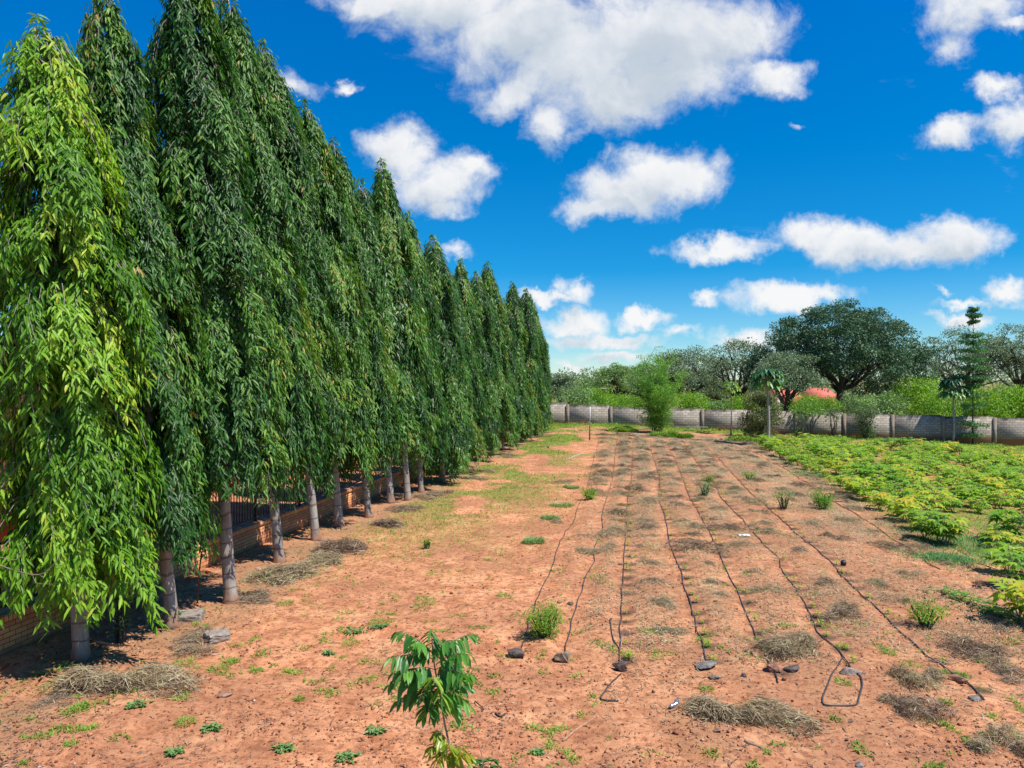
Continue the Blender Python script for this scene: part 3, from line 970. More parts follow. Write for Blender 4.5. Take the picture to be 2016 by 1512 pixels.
def umbrella_tree(H, Rc, cb, trunk_r, leafm, leafL=.3, npuff=130, per=190, nl=6, seed=1, prad=1.3, split=.28, sxy=(1, 1), offset=(0, 0), multi=1, thick=.55):
    """spreading tree: height H, crown radius Rc, crown underside at cb*H"""
    global RNG
    RNG = np.random.default_rng(seed)
    tr, cr = MB(), MB()
    hs = H * split
    feet = [(RNG.normal(0, .25) * (multi > 1), RNG.normal(0, .25) * (multi > 1)) for _ in range(multi)]
    tips = []
    cc = np.array([offset[0], offset[1], H * cb])
    for k in range(nl):
        ft = feet[k % multi]
        a = 2 * PI * k / nl + RNG.normal(0, .25)
        rr = Rc * RNG.uniform(.35, .62)
        fork = np.array([ft[0] * 1.5, ft[1] * 1.5, hs * RNG.uniform(.85, 1.15)])
        end = cc + np.array([math.cos(a) * rr * sxy[0], math.sin(a) * rr * sxy[1], (H - cc[2]) * RNG.uniform(.15, .6)])
        if k < multi:
            tube(tr, np.array([[ft[0] * .6, ft[1] * .6, -.3], [ft[0], ft[1], hs * .4], fork]), np.array([trunk_r * 1.25, trunk_r, trunk_r * .8]), 9)
        p = limb(tr, np.array([feet[k % multi][0], feet[k % multi][1], hs * .75]) if multi == 1 else fork, end, trunk_r * .6, trunk_r * .28, -.02, 7, .05)
        for j in range(5):
            q = p[2 + j % 5]
            a2 = a + RNG.normal(0, .7)
            e2 = cc + np.array([math.cos(a2) * Rc * sxy[0] * RNG.uniform(.45, .9), math.sin(a2) * Rc * sxy[1] * RNG.uniform(.45, .9), (H - cc[2]) * RNG.uniform(.0, .75)])
            p2 = limb(tr, q, e2, trunk_r * .26, trunk_r * .09, .03, 6, .07)
            tips.append(p2)
            for _ in range(2):
                q2 = p2[int(RNG.integers(2, 5))]
                e3 = q2 + RNG.normal(0, Rc * .2, 3) + [0, 0, .1 * Rc]
                limb(tr, q2, e3, trunk_r * .1, trunk_r * .04, .03, 4, .06)
    for k in range(npuff):
        a = k * 2.399 + RNG.normal(0, .2)
        f = math.sqrt((k + .5) / npuff)
        bump = 1 + .13 * math.sin(a * 3 + seed) + .08 * math.sin(a * 5 + 2 * seed)
        rr = Rc * f * bump
        top = (H - cc[2]) * math.sqrt(max(0.03, 1 - (f * .97) ** 2))
        zz = cc[2] + top * (1 - (RNG.uniform(0, 1) ** 1.4) * thick) - prad * .3 + RNG.normal(0, .25)
        puff(cr, (cc[0] + math.cos(a) * rr * sxy[0], cc[1] + math.sin(a) * rr * sxy[1], zz), prad * RNG.uniform(.65, 1.2), int(per * RNG.uniform(.6, 1.2)), leafL, .5)
    return tr.mesh('trunk_limbs', M['bark_dark'], True), cr.mesh('tree_crown', leafm)


def put_tree(name, meshes, loc, label, cat='tree', group=None, rz=0., sc=1., names=('trunk', 'crown')):
    o = empty(name, loc, label, cat, group)
    for nm, me in zip(names, meshes):
        link(nm, me, o)
    place(o, loc, rz, sc)
    return o


def base_at(px, d):
    x = xat(px, d)
    return (x, d, gz(x, d) - .05)


GB = 'trees beyond the block wall'


def far_tree(px, d, top, wpx, cb, trunk_r, leafm, label, seed, **kw):
    b = base_at(px, d)
    H = zat(top, d) - b[2]
    Rc = wpx / 2 / F * d
    m = umbrella_tree(H, Rc, cb, trunk_r, M[leafm], seed=seed, **kw)
    put_tree('spreading_tree', m, b, label, 'tree', GB)


far_tree(1655, 92, 592, 300, .38, .45, 'umbrella', 'large dark green umbrella shaped tree, biggest beyond the wall, beside the red roof', 5, leafL=.30, npuff=300, per=230, nl=8, prad=1.35, multi=2, thick=.78)
far_tree(1745, 98, 700, 150, .30, .3, 'umbrella', 'lower grey green tree filling in under the right side of the big umbrella tree', 6, leafL=.28, npuff=70, per=190, prad=1.2, thick=.9)
far_tree(1905, 104, 642, 190, .45, .5, 'grey_leaf', 'airy grey green spreading tree behind the tiered young tree', 7, leafL=.26, npuff=110, per=120, nl=8, prad=1.3, multi=2)
far_tree(2020, 100, 632, 200, .42, .5, 'grey_leaf', 'grey green spreading tree cut by the right edge of the photo', 8, leafL=.26, npuff=120, per=130, nl=8, prad=1.3)
far_tree(1548, 86, 688, 140, .42, .33, 'grey_leaf', 'medium tree with dark forking trunk between the tall papaya and the umbrella tree', 9, leafL=.24, npuff=80, per=130, nl=6, prad=1.0)
far_tree(1452, 96, 664, 150, .42, .35, 'grey_leaf', 'grey green tree with bare dark limbs, rising left of the tall papaya', 10, leafL=.25, npuff=85, per=110, nl=7, prad=1.15)
far_tree(1345, 112, 682, 190, .30, .45, 'grey_leaf', 'broad grey green tree behind the feathery bamboo', 12, leafL=.32, npuff=130, per=170, nl=7, prad=1.5, thick=.85)
far_tree(1262, 118, 712, 110, .25, .4, 'umbrella', 'dark dense tree just left behind the feathery bamboo', 13, leafL=.32, npuff=70, per=200, prad=1.5, thick=.9)
far_tree(1208, 108, 712, 80, .45, .25, 'pale_leaf', 'slim trunked pale tree right of the pinkish building', 14, leafL=.28, npuff=50, per=150, prad=1.0)
far_tree(1150, 125, 738, 80, .4, .25, 'pale_leaf', 'small pale tree left of the pinkish building', 15, leafL=.3, npuff=45, per=140, prad=1.1)
far_tree(1103, 104, 730, 62, .35, .25, 'grey_leaf', 'small grey green tree at the end of the weeping tree row, beyond the wall', 16, leafL=.28, npuff=45, per=160, prad=1.0)
far_tree(1400, 118, 740, 90, .15, .3, 'olive_leaf', 'low olive tree glimpsed beneath the grey green trees', 17, leafL=.35, npuff=60, per=150, prad=1.4, thick=1)

# far woodland that reads as one mass
mb = MB()
for k in range(230):
    px = RNG.uniform(-700, 2700)
    d = RNG.uniform(190, 330)
    x = xat(px, d)
    puff(mb, (x, d, gz(x, d) + RNG.uniform(1, 7.5)), RNG.uniform(3, 6), 190, 1.1, .75)
link('far_woodland', mb.mesh('far_woodland', M['grey_leaf']), kind='stuff', label='distant belt of trees along the horizon', cat='woodland')


def bush(H, Rb, leafm, leafL, n, per, seed, stems=7, squash=.8, narrow=.45, lowc=.35, vshape=0.0, prad=None):
    global RNG
    RNG = np.random.default_rng(seed)
    tr, cr = MB(), MB()
    for k in range(stems):
        a = 2 * PI * k / stems + RNG.normal(0, .3)
        r = Rb * RNG.uniform(.3, .75)
        limb(tr, (math.cos(a) * .05, math.sin(a) * .05, -.05), (math.cos(a) * r, math.sin(a) * r, H * RNG.uniform(.6, .9)), .02 + .012 * H, .008, .04, 5, .04)
    for k in range(n):
        f = math.sqrt((k + .5) / n)
        a = k * 2.399
        zf = RNG.uniform(lowc, 1)
        wr = (1 - vshape) + vshape * zf
        prof = math.sqrt(max(0.05, 1 - ((zf - .5) * 1.7) ** 2)) if vshape == 0 else wr
        pr = (prad or Rb * .33) * RNG.uniform(.7, 1.2)
        puff(cr, (math.cos(a) * Rb * f * prof, math.sin(a) * Rb * f * prof, H * zf - pr * .3), pr, per, leafL, squash, narrow)
    return tr.mesh('shrub_stems', M['bark_dark'], True), cr.mesh('shrub_foliage', M[leafm])


# bushes beyond the wall
lime = [bush(3.4, 2.0, 'lime_leaf', .22, 34, 120, 30 + k, prad=.8) for k in range(2)]
pale = [bush(3.0, 2.0, 'pale_leaf', .24, 34, 110, 40 + k, prad=.8) for k in range(2)]
GBU = 'bushes showing over the block wall'
BUSHES = [(1135, 82, 755, 60, 'p'), (1172, 84, 768, 60, 'l'), (1215, 80, 780, 55, 'l'), (1245, 83, 783, 50, 'l'), (1365, 79, 778, 60, 'l'), (1410, 80, 782, 60, 'p'),
          (1460, 79, 784, 60, 'l'), (1505, 81, 786, 60, 'p'), (1690, 78, 770, 70, 'p'), (1745, 80, 768, 80, 'p'), (1805, 84, 752, 90, 'l'), (1840, 78, 778, 70, 'l'),
          (1945, 78, 772, 80, 'l'), (1990, 80, 768, 80, 'l'), (2040, 78, 770, 90, 'l'), (1900, 82, 765, 70, 'p'), (1585, 79, 782, 50, 'l'), (1630, 78, 786, 50, 'l')]
BL = ['pale bush by the end of the weeping row, over the wall', 'lime green bush left of the pinkish building', 'lime bush right below the pinkish building', 'lime bush touching the left side of the bamboo',
      'lime bush right of the bamboo, over the wall', 'pale bush left of the lime crowned papaya', 'lime bush behind the lime crowned papaya trunk', 'pale bush left of the tall papaya crown',
      'pale bush behind the V shaped shrub', 'grey pale bush under the umbrella tree right side', 'tall lime bush rising highest over the wall', 'lime bush left of the dark papaya',
      'lime bush right behind the tiered young tree', 'lime bush near the right edge over the wall', 'lime bush cut by the right edge of the photo', 'pale bush between the dark papaya and the tiered tree',
      'small lime bush in front of the red roof left part', 'small lime bush in front of the red roof right part']
for k, ((px, d, top, w, t_), lb) in enumerate(zip(BUSHES, BL)):
    b = base_at(px, d)
    H = zat(top, d) - b[2]
    me = (lime if t_ == 'l' else pale)[k % 2]
    put_tree('bush', me, b, lb, 'bush', GBU, k * 1.3, (w / F * d / 4.0 * 1.15, w / F * d / 4.0 * 1.15, H / 3.3), ('stems', 'foliage'))


# ------------------------------------------------------------------ block wall
def blockmat():
    m, t, out = newmat('block_wall')
    uv = nd(t, 'ShaderNodeTexCoord').outputs['Object']
    sp = nd(t, 'ShaderNodeSeparateXYZ', ins={0: uv})
    v = nd(t, 'ShaderNodeCombineXYZ', ins={0: sp.outputs[0], 1: sp.outputs[2]}).outputs[0]
    br = nd(t, 'ShaderNodeTexBrick', ins={'Color1': (0.44, 0.385, 0.31, 1), 'Color2': (0.27, 0.235, 0.19, 1), 'Mortar': (0.16, 0.135, 0.115, 1),
                                          'Scale': 1.0, 'Mortar Size': 0.022, 'Mortar Smooth': 0.3, 'Bias': -0.2, 'Brick Width': 0.50, 'Row Height': 0.222})
    t.links.new(v, br.inputs['Vector'])
    wp = nd(t, 'ShaderNodeNewGeometry').outputs['Position']
    n = noise(t, wp, 0.9, 7, 0.68).outputs['Fac']
    c = mix(t, ramp(t, n, [(0.42, 0.0), (0.75, 0.5)]), br.outputs['Color'], (0.26, 0.22, 0.18))
    hz = mathn(t, 'ADD', sp.outputs[2], mathn(t, 'MULTIPLY_ADD', n, 0.5, -.25))
    c = mix(t, nd(t, 'ShaderNodeMapRange', ins={'Value': hz, 'From Min': 0.55, 'From Max': 0.15}).outputs[0], c, (0.27, 0.135, 0.085))
    top = mathn(t, 'ADD', sp.outputs[2], mathn(t, 'MULTIPLY_ADD', noise(t, wp, 1.7, 5).outputs['Fac'], 0.9, -.45))
    c = mix(t, nd(t, 'ShaderNodeMapRange', ins={'Value': top, 'From Min': 1.95, 'From Max': 2.2}).outputs[0], c, (0.075, 0.065, 0.058))
    bm = nd(t, 'ShaderNodeBump', ins={'Strength': 0.3, 'Distance': 0.01, 'Height': br.outputs['Fac']})
    bm.invert = True
    princ(t, out, c, 0.95, 0.1, bm.outputs[0])
    return m


BLK = blockmat()
PIL = flat('pilaster_render', (0.27, 0.215, 0.165), 0.95, 0.1, 0.4, 4.0)
WX = [1032, 1118, 1203, 1292, 1383, 1475, 1567, 1662, 1757, 1857, 1958, 2062]
WTOP = [791, 792, 797, 801, 804, 806.5, 809, 811.5, 815, 817, 820, 823]
wo_ = empty('block_wall', (WL[0], WL[1], 0), 'long grey concrete block wall with dark pilasters across the far end of the plot', 'wall')


def wall_pt(px):
    # intersection of the pixel column with the wall line
    u = (px - CX) / F
    k = (WR[1] - WL[1]) / (WR[0] - WL[0])
    y = (WL[1] - k * WL[0]) / (1 - k * u)
    return u * y, y


wang = math.atan2(WR[1] - WL[1], WR[0] - WL[0])
for k in range(len(WX) - 1):
    (x0, y0), (x1, y1) = wall_pt(WX[k]), wall_pt(WX[k + 1])
    L = math.hypot(x1 - x0, y1 - y0)
    ztop = zat(WTOP[k + 1], (y0 + y1) / 2)
    zb = min(float(base_h(x0, y0)), float(base_h(x1, y1)))
    zw = ztop - 2.20
    mb = MB()
    box(mb, .13, L - .13, -.09, .09, min(0, zb - zw) - .25, 2.20)
    o = link('block_panel', mb.mesh('block_panel', BLK), wo_)
    o.location = (x0 - WL[0], y0 - WL[1], zw); o.rotation_euler = (0, 0, wang)
    mb = MB()
    box(mb, -.14, .14, -.15, .15, min(0, zb - zw) - .25, 2.23)
    o = link('pilaster', mb.mesh('pilaster', PIL), wo_)
    o.location = (x0 - WL[0], y0 - WL[1], zw); o.rotation_euler = (0, 0, wang)


# ------------------------------------------------------------------ brick wall with iron railing on the left
def brickmat(soldier=False):
    m, t, out = newmat('orange_brick' + ('_soldier' if soldier else ''))
    uv = nd(t, 'ShaderNodeTexCoord').outputs['Object']
    sp = nd(t, 'ShaderNodeSeparateXYZ', ins={0: uv})
    v = nd(t, 'ShaderNodeCombineXYZ', ins={0: sp.outputs[0], 1: sp.outputs[2]}).outputs[0]
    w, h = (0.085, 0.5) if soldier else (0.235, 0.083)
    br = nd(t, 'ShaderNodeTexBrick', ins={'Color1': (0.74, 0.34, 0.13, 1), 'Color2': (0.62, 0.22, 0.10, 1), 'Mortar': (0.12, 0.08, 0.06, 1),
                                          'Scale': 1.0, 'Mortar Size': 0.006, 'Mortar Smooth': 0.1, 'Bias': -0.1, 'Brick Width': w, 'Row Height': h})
    t.links.new(v, br.inputs['Vector'])
    n = noise(t, uv, 3.0, 6, 0.6).outputs['Fac']
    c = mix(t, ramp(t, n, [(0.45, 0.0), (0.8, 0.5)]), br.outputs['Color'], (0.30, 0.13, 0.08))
    if not soldier:
        c = mix(t, nd(t, 'ShaderNodeMapRange', ins={'Value': mathn(t, 'ADD', sp.outputs[2], mathn(t, 'MULTIPLY_ADD', n, .2, -.1)), 'From Min': 0.12, 'From Max': 0.0}).outputs[0], c, (0.32, 0.13, 0.07))
    bm = nd(t, 'ShaderNodeBump', ins={'Strength': 0.8, 'Distance': 0.01, 'Height': br.outputs['Fac']})
    bm.invert = True
    princ(t, out, c, 0.85, 0.2, bm.outputs[0])
    return m


B0 = (left_wall_x(5.0), 5.0)
BLEN = (72.6 - 5.0) * math.hypot(1, .187)
bang = math.atan2(1, .187)
bw = empty('brick_wall', (B0[0], B0[1], 0), 'low orange brick garden wall with soldier course top behind the weeping trees', 'wall')
bw.rotation_euler = (0, 0, bang)
mb = MB(); box(mb, 0, BLEN, -.0, .26, -.3, .50)
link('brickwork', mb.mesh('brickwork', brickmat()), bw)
mb = MB(); box(mb, -.01, BLEN, -.012, .272, .50, .61)
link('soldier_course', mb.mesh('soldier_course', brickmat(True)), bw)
mb = MB(); box(mb, -.02, BLEN, .02, .24, .61, .632)
link('coping', mb.mesh('coping', flat('brick_coping', (0.30, 0.16, 0.12), .85, .2, .3, 8)), bw)
fe = empty('iron_railing', (B0[0], B0[1], .632), 'black iron railing standing on the orange brick wall', 'railing')
fe.rotation_euler = (0, 0, bang)
xx = 0.0
while xx < BLEN - 2.6:
    mb = MB()
    box(mb, .0, 2.44, .115, .145, .08, .12)
    box(mb, .0, 2.44, .115, .145, 1.10, 1.14)
    for q in np.arange(.12, 2.4, .13):
        box(mb, q, q + .018, .121, .139, .12, 1.10)
    o = link('railing_panel', mb.mesh('railing_panel', M['iron']), fe); o.location = (xx + .05, 0, 0)
    mb = MB(); box(mb, -.03, .03, .10, .16, 0, 1.25)
    o = link('post', mb.mesh('railing_post', M['iron']), fe); o.location = (xx + .02, 0, 0)
    xx += 2.5

# reddish building glimpsed behind the weeping trees
hb = empty('red_building', (-14.5, 14, 0), 'dark red building glimpsed through the weeping trees at left', 'building')
hb.rotation_euler = (0, 0, bang - PI / 2)
mb = MB(); box(mb, -5, 0, 0, 22, -.2, 3.4)
link('wall', mb.mesh('house_wall', flat('maroon_wall', (0.16, 0.045, 0.035), .8, .2, .25, 3)), hb)
mb = MB()
mb.add([(-5.6, -.6, 3.4), (.6, -.6, 3.4), (.6, 22.6, 3.4), (-5.6, 22.6, 3.4), (-2.5, 1.6, 5.2), (-2.5, 20.4, 5.2)],
       [(1, 2, 5, 4), (3, 0, 4, 5), (0, 3, 2, 1)], [(0, 1, 4), (2, 3, 5)])
link('roof', mb.mesh('house_roof', flat('maroon_tiles', (0.14, 0.04, 0.035), .75, .25, .3, 10)), hb)
for k in range(4):
    mb = MB(); box(mb, .003, .05, 2.5 + k * 5, 4.1 + k * 5, 1.0, 2.3)
    link('window', mb.mesh('house_window', flat('dark_glass', (0.02, 0.022, 0.025), .15, .6, .2, 3)), hb)


# houses beyond the block wall
def gable(name, px0, px1, d, ytop, yeave, depth, label, roofm, wallm):
    x0, x1 = xat(px0, d), xat(px1, d)
    zt, ze = zat(ytop, d), zat(yeave, d)
    zb = gz((x0 + x1) / 2, d) - .2
    o = empty(name, ((x0 + x1) / 2, d, zb), label, 'house')
    w = (x1 - x0) / 2
    mb = MB(); box(mb, -w * .94, w * .94, .5, depth - .5, 0, ze - zb)
    link('wall', mb.mesh('house_walls', wallm), o)
    mb = MB()
    hz, rz_ = ze - zb, zt - zb
    mb.add([(-w, 0, hz), (w, 0, hz), (w, depth, hz), (-w, depth, hz), (-w * .6, depth / 2, rz_), (w * .6, depth / 2, rz_)],
           [(0, 1, 5, 4), (2, 3, 4, 5), (0, 3, 2, 1)], [(1, 2, 5), (3, 0, 4)])
    link('roof', mb.mesh('house_roof_far', roofm), o)
    for k in range(3):
        mb = MB(); cx_ = -w * .6 + k * w * .6
        box(mb, cx_ - .6, cx_ + .6, .46, .497, 1.0, 2.2)
        link('window', mb.mesh('far_window', M['wood_black']), o)
    return o


def tilemat():
    m, t, out = newmat('red_roof_tiles')
    uv = nd(t, 'ShaderNodeTexCoord').outputs['Object']
    w = nd(t, 'ShaderNodeTexWave', bands_direction='X', ins={'Scale': 4.0, 'Distortion': 0.5})
    t.links.new(uv, w.inputs['Vector'])
    n = noise(t, uv, 1.0, 5).outputs['Fac']
    c = ramp(t, n, [(0.3, (0.55, 0.13, 0.09)), (0.7, (0.72, 0.22, 0.16))])
    c = mix(t, mathn(t, 'MULTIPLY', w.outputs['Fac'], .25), c, (0.35, 0.08, 0.06))
    princ(t, out, c, .8, .2)
    return m


RT = tilemat()
CREAM = flat('cream_wall', (0.55, 0.47, 0.38), .85, .2, .15, 3)
gable('house', 1523, 1598, 108, 768, 793, 9, 'house with red tiled roof seen left of the umbrella tree trunk', RT, CREAM)
gable('house', 1602, 1668, 112, 765, 794, 9, 'second red tiled roof house partly hidden by the umbrella tree', RT, CREAM)
b = base_at(1188, 110)
o = empty('flat_building', b, 'small pinkish flat roofed building between the pale trees', 'building')
w = 16 / F * 110
mb = MB(); box(mb, -w, w, 0, 5, 0, zat(768, 110) - b[2]); link('wall', mb.mesh('pink_wall', flat('pink_brick', (0.42, 0.25, 0.20), .85, .2, .2, 4)), o)
mb = MB(); box(mb, -w - .2, w + .2, -.2, 5.2, zat(768, 110) - b[2] + .003, zat(765.5, 110) - b[2]); link('roof', mb.mesh('pink_roof', CREAM), o)
mb = MB(); box(mb, -.5, .6, -.05, -.003, 1.2, 2.4); link('window', mb.mesh('pink_window', M['wood_black']), o)
# chimney like cream gable left of the red roof
b = base_at(1531, 106)
mb = MB(); box(mb, -.35, .35, 0, .7, 0, zat(776, 106) - b[2]); box(mb, -.45, .45, -.1, .8, zat(776, 106) - b[2] + .002, zat(774, 106) - b[2])
link('chimney_stack', mb.mesh('chimney_stack', CREAM), None, b, 'pale free standing chimney at the left end of the red roofs', 'chimney')


# ------------------------------------------------------------------ plants before the block wall
def papaya(H, spread, leafm, seed, nleaf=16, tr_r=.09, leafR=.38):
    global RNG
    RNG = np.random.default_rng(seed)
    tr, cr = MB(), MB()
    z = np.linspace(-.1, H, 9)
    tube(tr, np.stack([.04 * np.sin(z), .03 * np.cos(z * 1.3), z], -1), np.linspace(tr_r * 1.25, tr_r * .6, 9), 9)
    for k in range(nleaf):
        a = k * 2.399 + RNG.normal(0, .15)
        f = (k + .5) / nleaf
        L = spread * RNG.uniform(.6, .9)
        el = 1.15 - 1.7 * (1 - f) if k % 3 else RNG.uniform(-.5, .9)
        d0 = np.array([math.cos(a) * math.cos(el), math.sin(a) * math.cos(el), math.sin(el)])
        p0 = np.array([0, 0, H - .25 * (1 - f)])
        p1 = p0 + d0 * L
        tube(tr, np.array([p0, (p0 + p1) / 2 + [0, 0, .06], p1]), [.014, .011, .008], 5, cap=False)
        out_ = np.array([math.cos(a), math.sin(a), 0])
        nf = 7
        for j in range(nf):
            b_ = (j - (nf - 1) / 2) / (nf - 1) * 4.4
            dirn = out_ * math.cos(b_) + np.array([-math.sin(a), math.cos(a), 0]) * math.sin(b_)
            dd = dirn + np.array([0, 0, -.55]) + RNG.normal(0, .12, 3)
            r = leafR * RNG.uniform(.8, 1.15) * (1 - .25 * abs(b_) / 2.2)
            leaves(cr, p1[None], dd[None], np.array([[0, 0, 1.0]]) + out_[None] * .2, r, r * .42, np.array([np.clip((1 - f) * .7 + RNG.uniform(0, .35), 0, 1)]), .3, True)
    return tr.mesh('papaya_trunk', M['papaya_bark'], True), cr.mesh('papaya_leaves', M[leafm])


def stand(px, py):
    x, y, z = gp(px, py)
    y2 = min(y, float(wall_y(x)) - .5)
    return x * y2 / y, y2, gz(x * y2 / y, y2)


GP = 'papaya trees before the block wall'
for (px, py, top, spr, lm, sd, lb, r, nl) in [(1439, 857, 752, 20, 'papaya_lime', 3, 'papaya tree with lime green crown on a thin pale trunk against the wall', .06, 18),
                                         (1512, 878, 735, 36, 'papaya_leaf', 4, 'tall papaya tree with dark blue green crown on a stout pale trunk', .11, 30),
                                         (1877, 872, 752, 32, 'papaya_leaf', 5, 'papaya tree with dark green crown left of the tiered young tree', .09, 30)]:
    b = stand(px, py)
    H = zat(top + 8, b[1]) - b[2]
    sp = spr / F * b[1]
    put_tree('papaya_tree', papaya(H, sp * .8, lm, sd, nl, r, sp * .5), b, lb, 'papaya tree', GP)


def tiered(H, tiers, seed):
    global RNG
    RNG = np.random.default_rng(seed)
    tr, cr = MB(), MB()
    z = np.linspace(-.1, H, 8)
    tube(tr, np.stack([0 * z, 0 * z, z], -1), np.linspace(.075, .012, 8), 8)
    for (f, r, n) in tiers:
        for k in range(n):
            a = 2 * PI * k / n + RNG.normal(0, .3)
            rr_ = r * RNG.uniform(.55, 1.15)
            e = np.array([math.cos(a) * rr_, math.sin(a) * rr_, H * f + RNG.uniform(-.12, .2)])
            p = limb(tr, (0, 0, H * f - .05), e, .022, .008, .03, 5, .02)
            for q in p[1:]:
                puff(cr, q + RNG.normal(0, .05, 3), r * .24 + .08, 40, .16, .35, .5)
    return tr.mesh('tiered_trunk', M['bark_dark'], True), cr.mesh('tiered_foliage', M['tier_leaf'])


M['tier_leaf'] = leafmat('tiered_leaf', [(0, (0.03, 0.11, 0.04)), (0.6, (0.08, 0.23, 0.07)), (1, (0.22, 0.38, 0.10))], 0.45, 0.4, 0.3)
b = stand(1915, 876)
H = zat(607, b[1]) - b[2]
T = [(.985, .35, 5), (.945, .7, 6), (.90, .4, 5), (.80, .9, 6), (.745, 1.35, 7), (.69, 1.2, 6), (.62, 1.5, 7), (.56, 1.2, 6), (.49, 1.35, 7), (.43, .9, 5), (.36, 1.3, 6), (.28, 1.1, 5), (.15, 1.4, 6), (.07, .9, 5)]
put_tree('tiered_tree', tiered(H, T, 9), b, 'tall slender young tree with flat tiers of dark leaves on a thin straight trunk', 'tree')

# feathery bamboo
RNG = np.random.default_rng(21)
b = stand(1294, 853)
H = zat(688, b[1]) - b[2]
tr, cr = MB(), MB()
for k in range(26):
    a = k * 2.399; r0 = .45 * math.sqrt(k / 26)
    hh = H * (RNG.uniform(.45, .85) if k > 6 else RNG.uniform(.85, 1.0))
    sp = RNG.uniform(.8, 3.0) * (1.45 - hh / H * .95)
    t = np.linspace(0, 1, 10)
    pts = np.stack([math.cos(a) * (r0 + sp * t ** 2.2), math.sin(a) * (r0 + sp * t ** 2.2), -.1 + hh * t - .25 * sp * t ** 5], -1)
    tube(tr, pts, np.linspace(.035, .006, 10), 5, cap=False)
    for j in range(3 if k < 8 else 2, 10):
        for _ in range(2):
            q = pts[j] + RNG.normal(0, .3, 3)
            puff(cr, q, RNG.uniform(.22, .5), 52, .20, .55, .24)
put_tree('bamboo', (tr.mesh('bamboo_stems', M['bark_dark'], True), cr.mesh('bamboo_foliage', M['bamboo_leaf'])), b, 'feathery bright green bamboo clump standing before the block wall', 'bamboo', names=('stems', 'foliage'))

def put_bush(px, py, top, wpx, leafm, leafL, n, per, seed, label, name='shrub', cat='shrub', push=True, **kw):
    b = stand(px, py) if push else gp(px, py)
    H = zat(top, b[1]) - b[2]
    R_ = wpx / 2 / F * b[1]
    return put_tree(name, bush(H, R_, leafm, leafL, n, per, seed, **kw), b, label, cat, names=('stems', 'foliage'))


put_bush(1497, 862, 772, 76, 'olive_leaf', .17, 70, 150, 51, 'dark olive shrub with brownish top between two papaya trunks', lowc=.15, vshape=0.0)
put_bush(1703, 866, 798, 62, 'shrub_leaf', .14, 60, 95, 52, 'grey green V shaped shrub before a wall pilaster', vshape=.8, lowc=.12)
put_bush(1592, 858, 786, 76, 'papaya_lime', .20, 30, 50, 53, 'small flat topped tree with lime and dark leaves and one orange leaf, against the wall', name='small_tree', cat='tree', lowc=.55, stems=5, squash=.45)
put_bush(1575, 862, 815, 24, 'shrub_leaf', .14, 18, 50, 54, 'narrow shrub hiding a pilaster beside the small flat topped tree', lowc=.1)
put_bush(1640, 862, 800, 34, 'shrub_leaf', .16, 16, 40, 55, 'leafy shrub top before the wall under the umbrella tree', lowc=.6)

# lush weed mounds along the block wall
for k, (px, py, w, h, lb) in enumerate([(1225, 850, 62, 12, 'green weed mound at the wall foot left of the bamboo'), (1308, 860, 66, 20, 'bright green weed mound at the foot of the bamboo'),
                                        (1345, 862, 40, 12, 'low weed mound beside the stacked planks'), (1460, 868, 60, 14, 'dark green weeds at the foot of the olive shrub'),
                                        (1775, 872, 80, 17, 'tall lush grass mound at the wall right of the V shaped shrub'), (1535, 872, 40, 10, 'weed mound right of the tall papaya foot')]):
    x, y, z = stand(px, py)
    mb = MB(); RNG = np.random.default_rng(600 + k)
    n = 2600
    a = RNG.uniform(0, 2 * PI, n); r = np.sqrt(RNG.uniform(0, 1, n))
    R_ = w / 2 / F * y; Hh = h / F * y
    px_, py_ = np.cos(a) * r * R_, np.sin(a) * r * min(R_, .9)
    zz = np.clip(1 - r ** 2, 0, 1) * Hh * RNG.uniform(0, .6, n) * (.2 + 1.3 * vnoise(px_ / .5 + k, py_ / .4, 600 + k))
    blades(mb, px_, py_, zz, RNG.uniform(.15, .5, n) * (.4 + vnoise(px_ / .35, py_ / .4, 610 + k)), RNG.uniform(.03, .07, n), RNG.uniform(.3, 1.2, n), RNG.uniform(.1, 1, n))
    link('weed_mound', mb.mesh('weed_mound', M['grass'] if k != 4 else M['blue_grass']), None, (x, y, gz(x, y)), lb, 'weeds', 'weed mounds at the foot of the block wall')


# ------------------------------------------------------------------ crop plants
def lobed(mb, P, out_, size, rnd, droop):
    """palm shaped leaf with five lobes, a fan of triangles"""
    up = np.array([0, 0, 1.0])
    side = np.cross(out_, up); side /= max(np.linalg.norm(side), 1e-6)
    ang = np.array([-2.4, -1.75, -1.3, -.95, -.55, 0 - .28, 0, .28, .55, .95, 1.3, 1.75, 2.4])
    rad = np.array([.45, .78, .45, .92, .5, .6, 1.08, .6, .5, .92, .45, .78, .45])
    fx = out_[None] * (np.cos(ang) * rad)[:, None] * size + side[None] * (np.sin(ang) * rad)[:, None] * size
    fz = -droop * rad ** 2 * size + .06 * size * np.abs(np.sin(ang * 2.2))
    v = P + fx + np.stack([0 * fz, 0 * fz, fz], -1)
    v = np.vstack([P, v])
    tr = [(0, k, k + 1) for k in range(1, 13)]
    mb.add(v, None, tr, rnd)


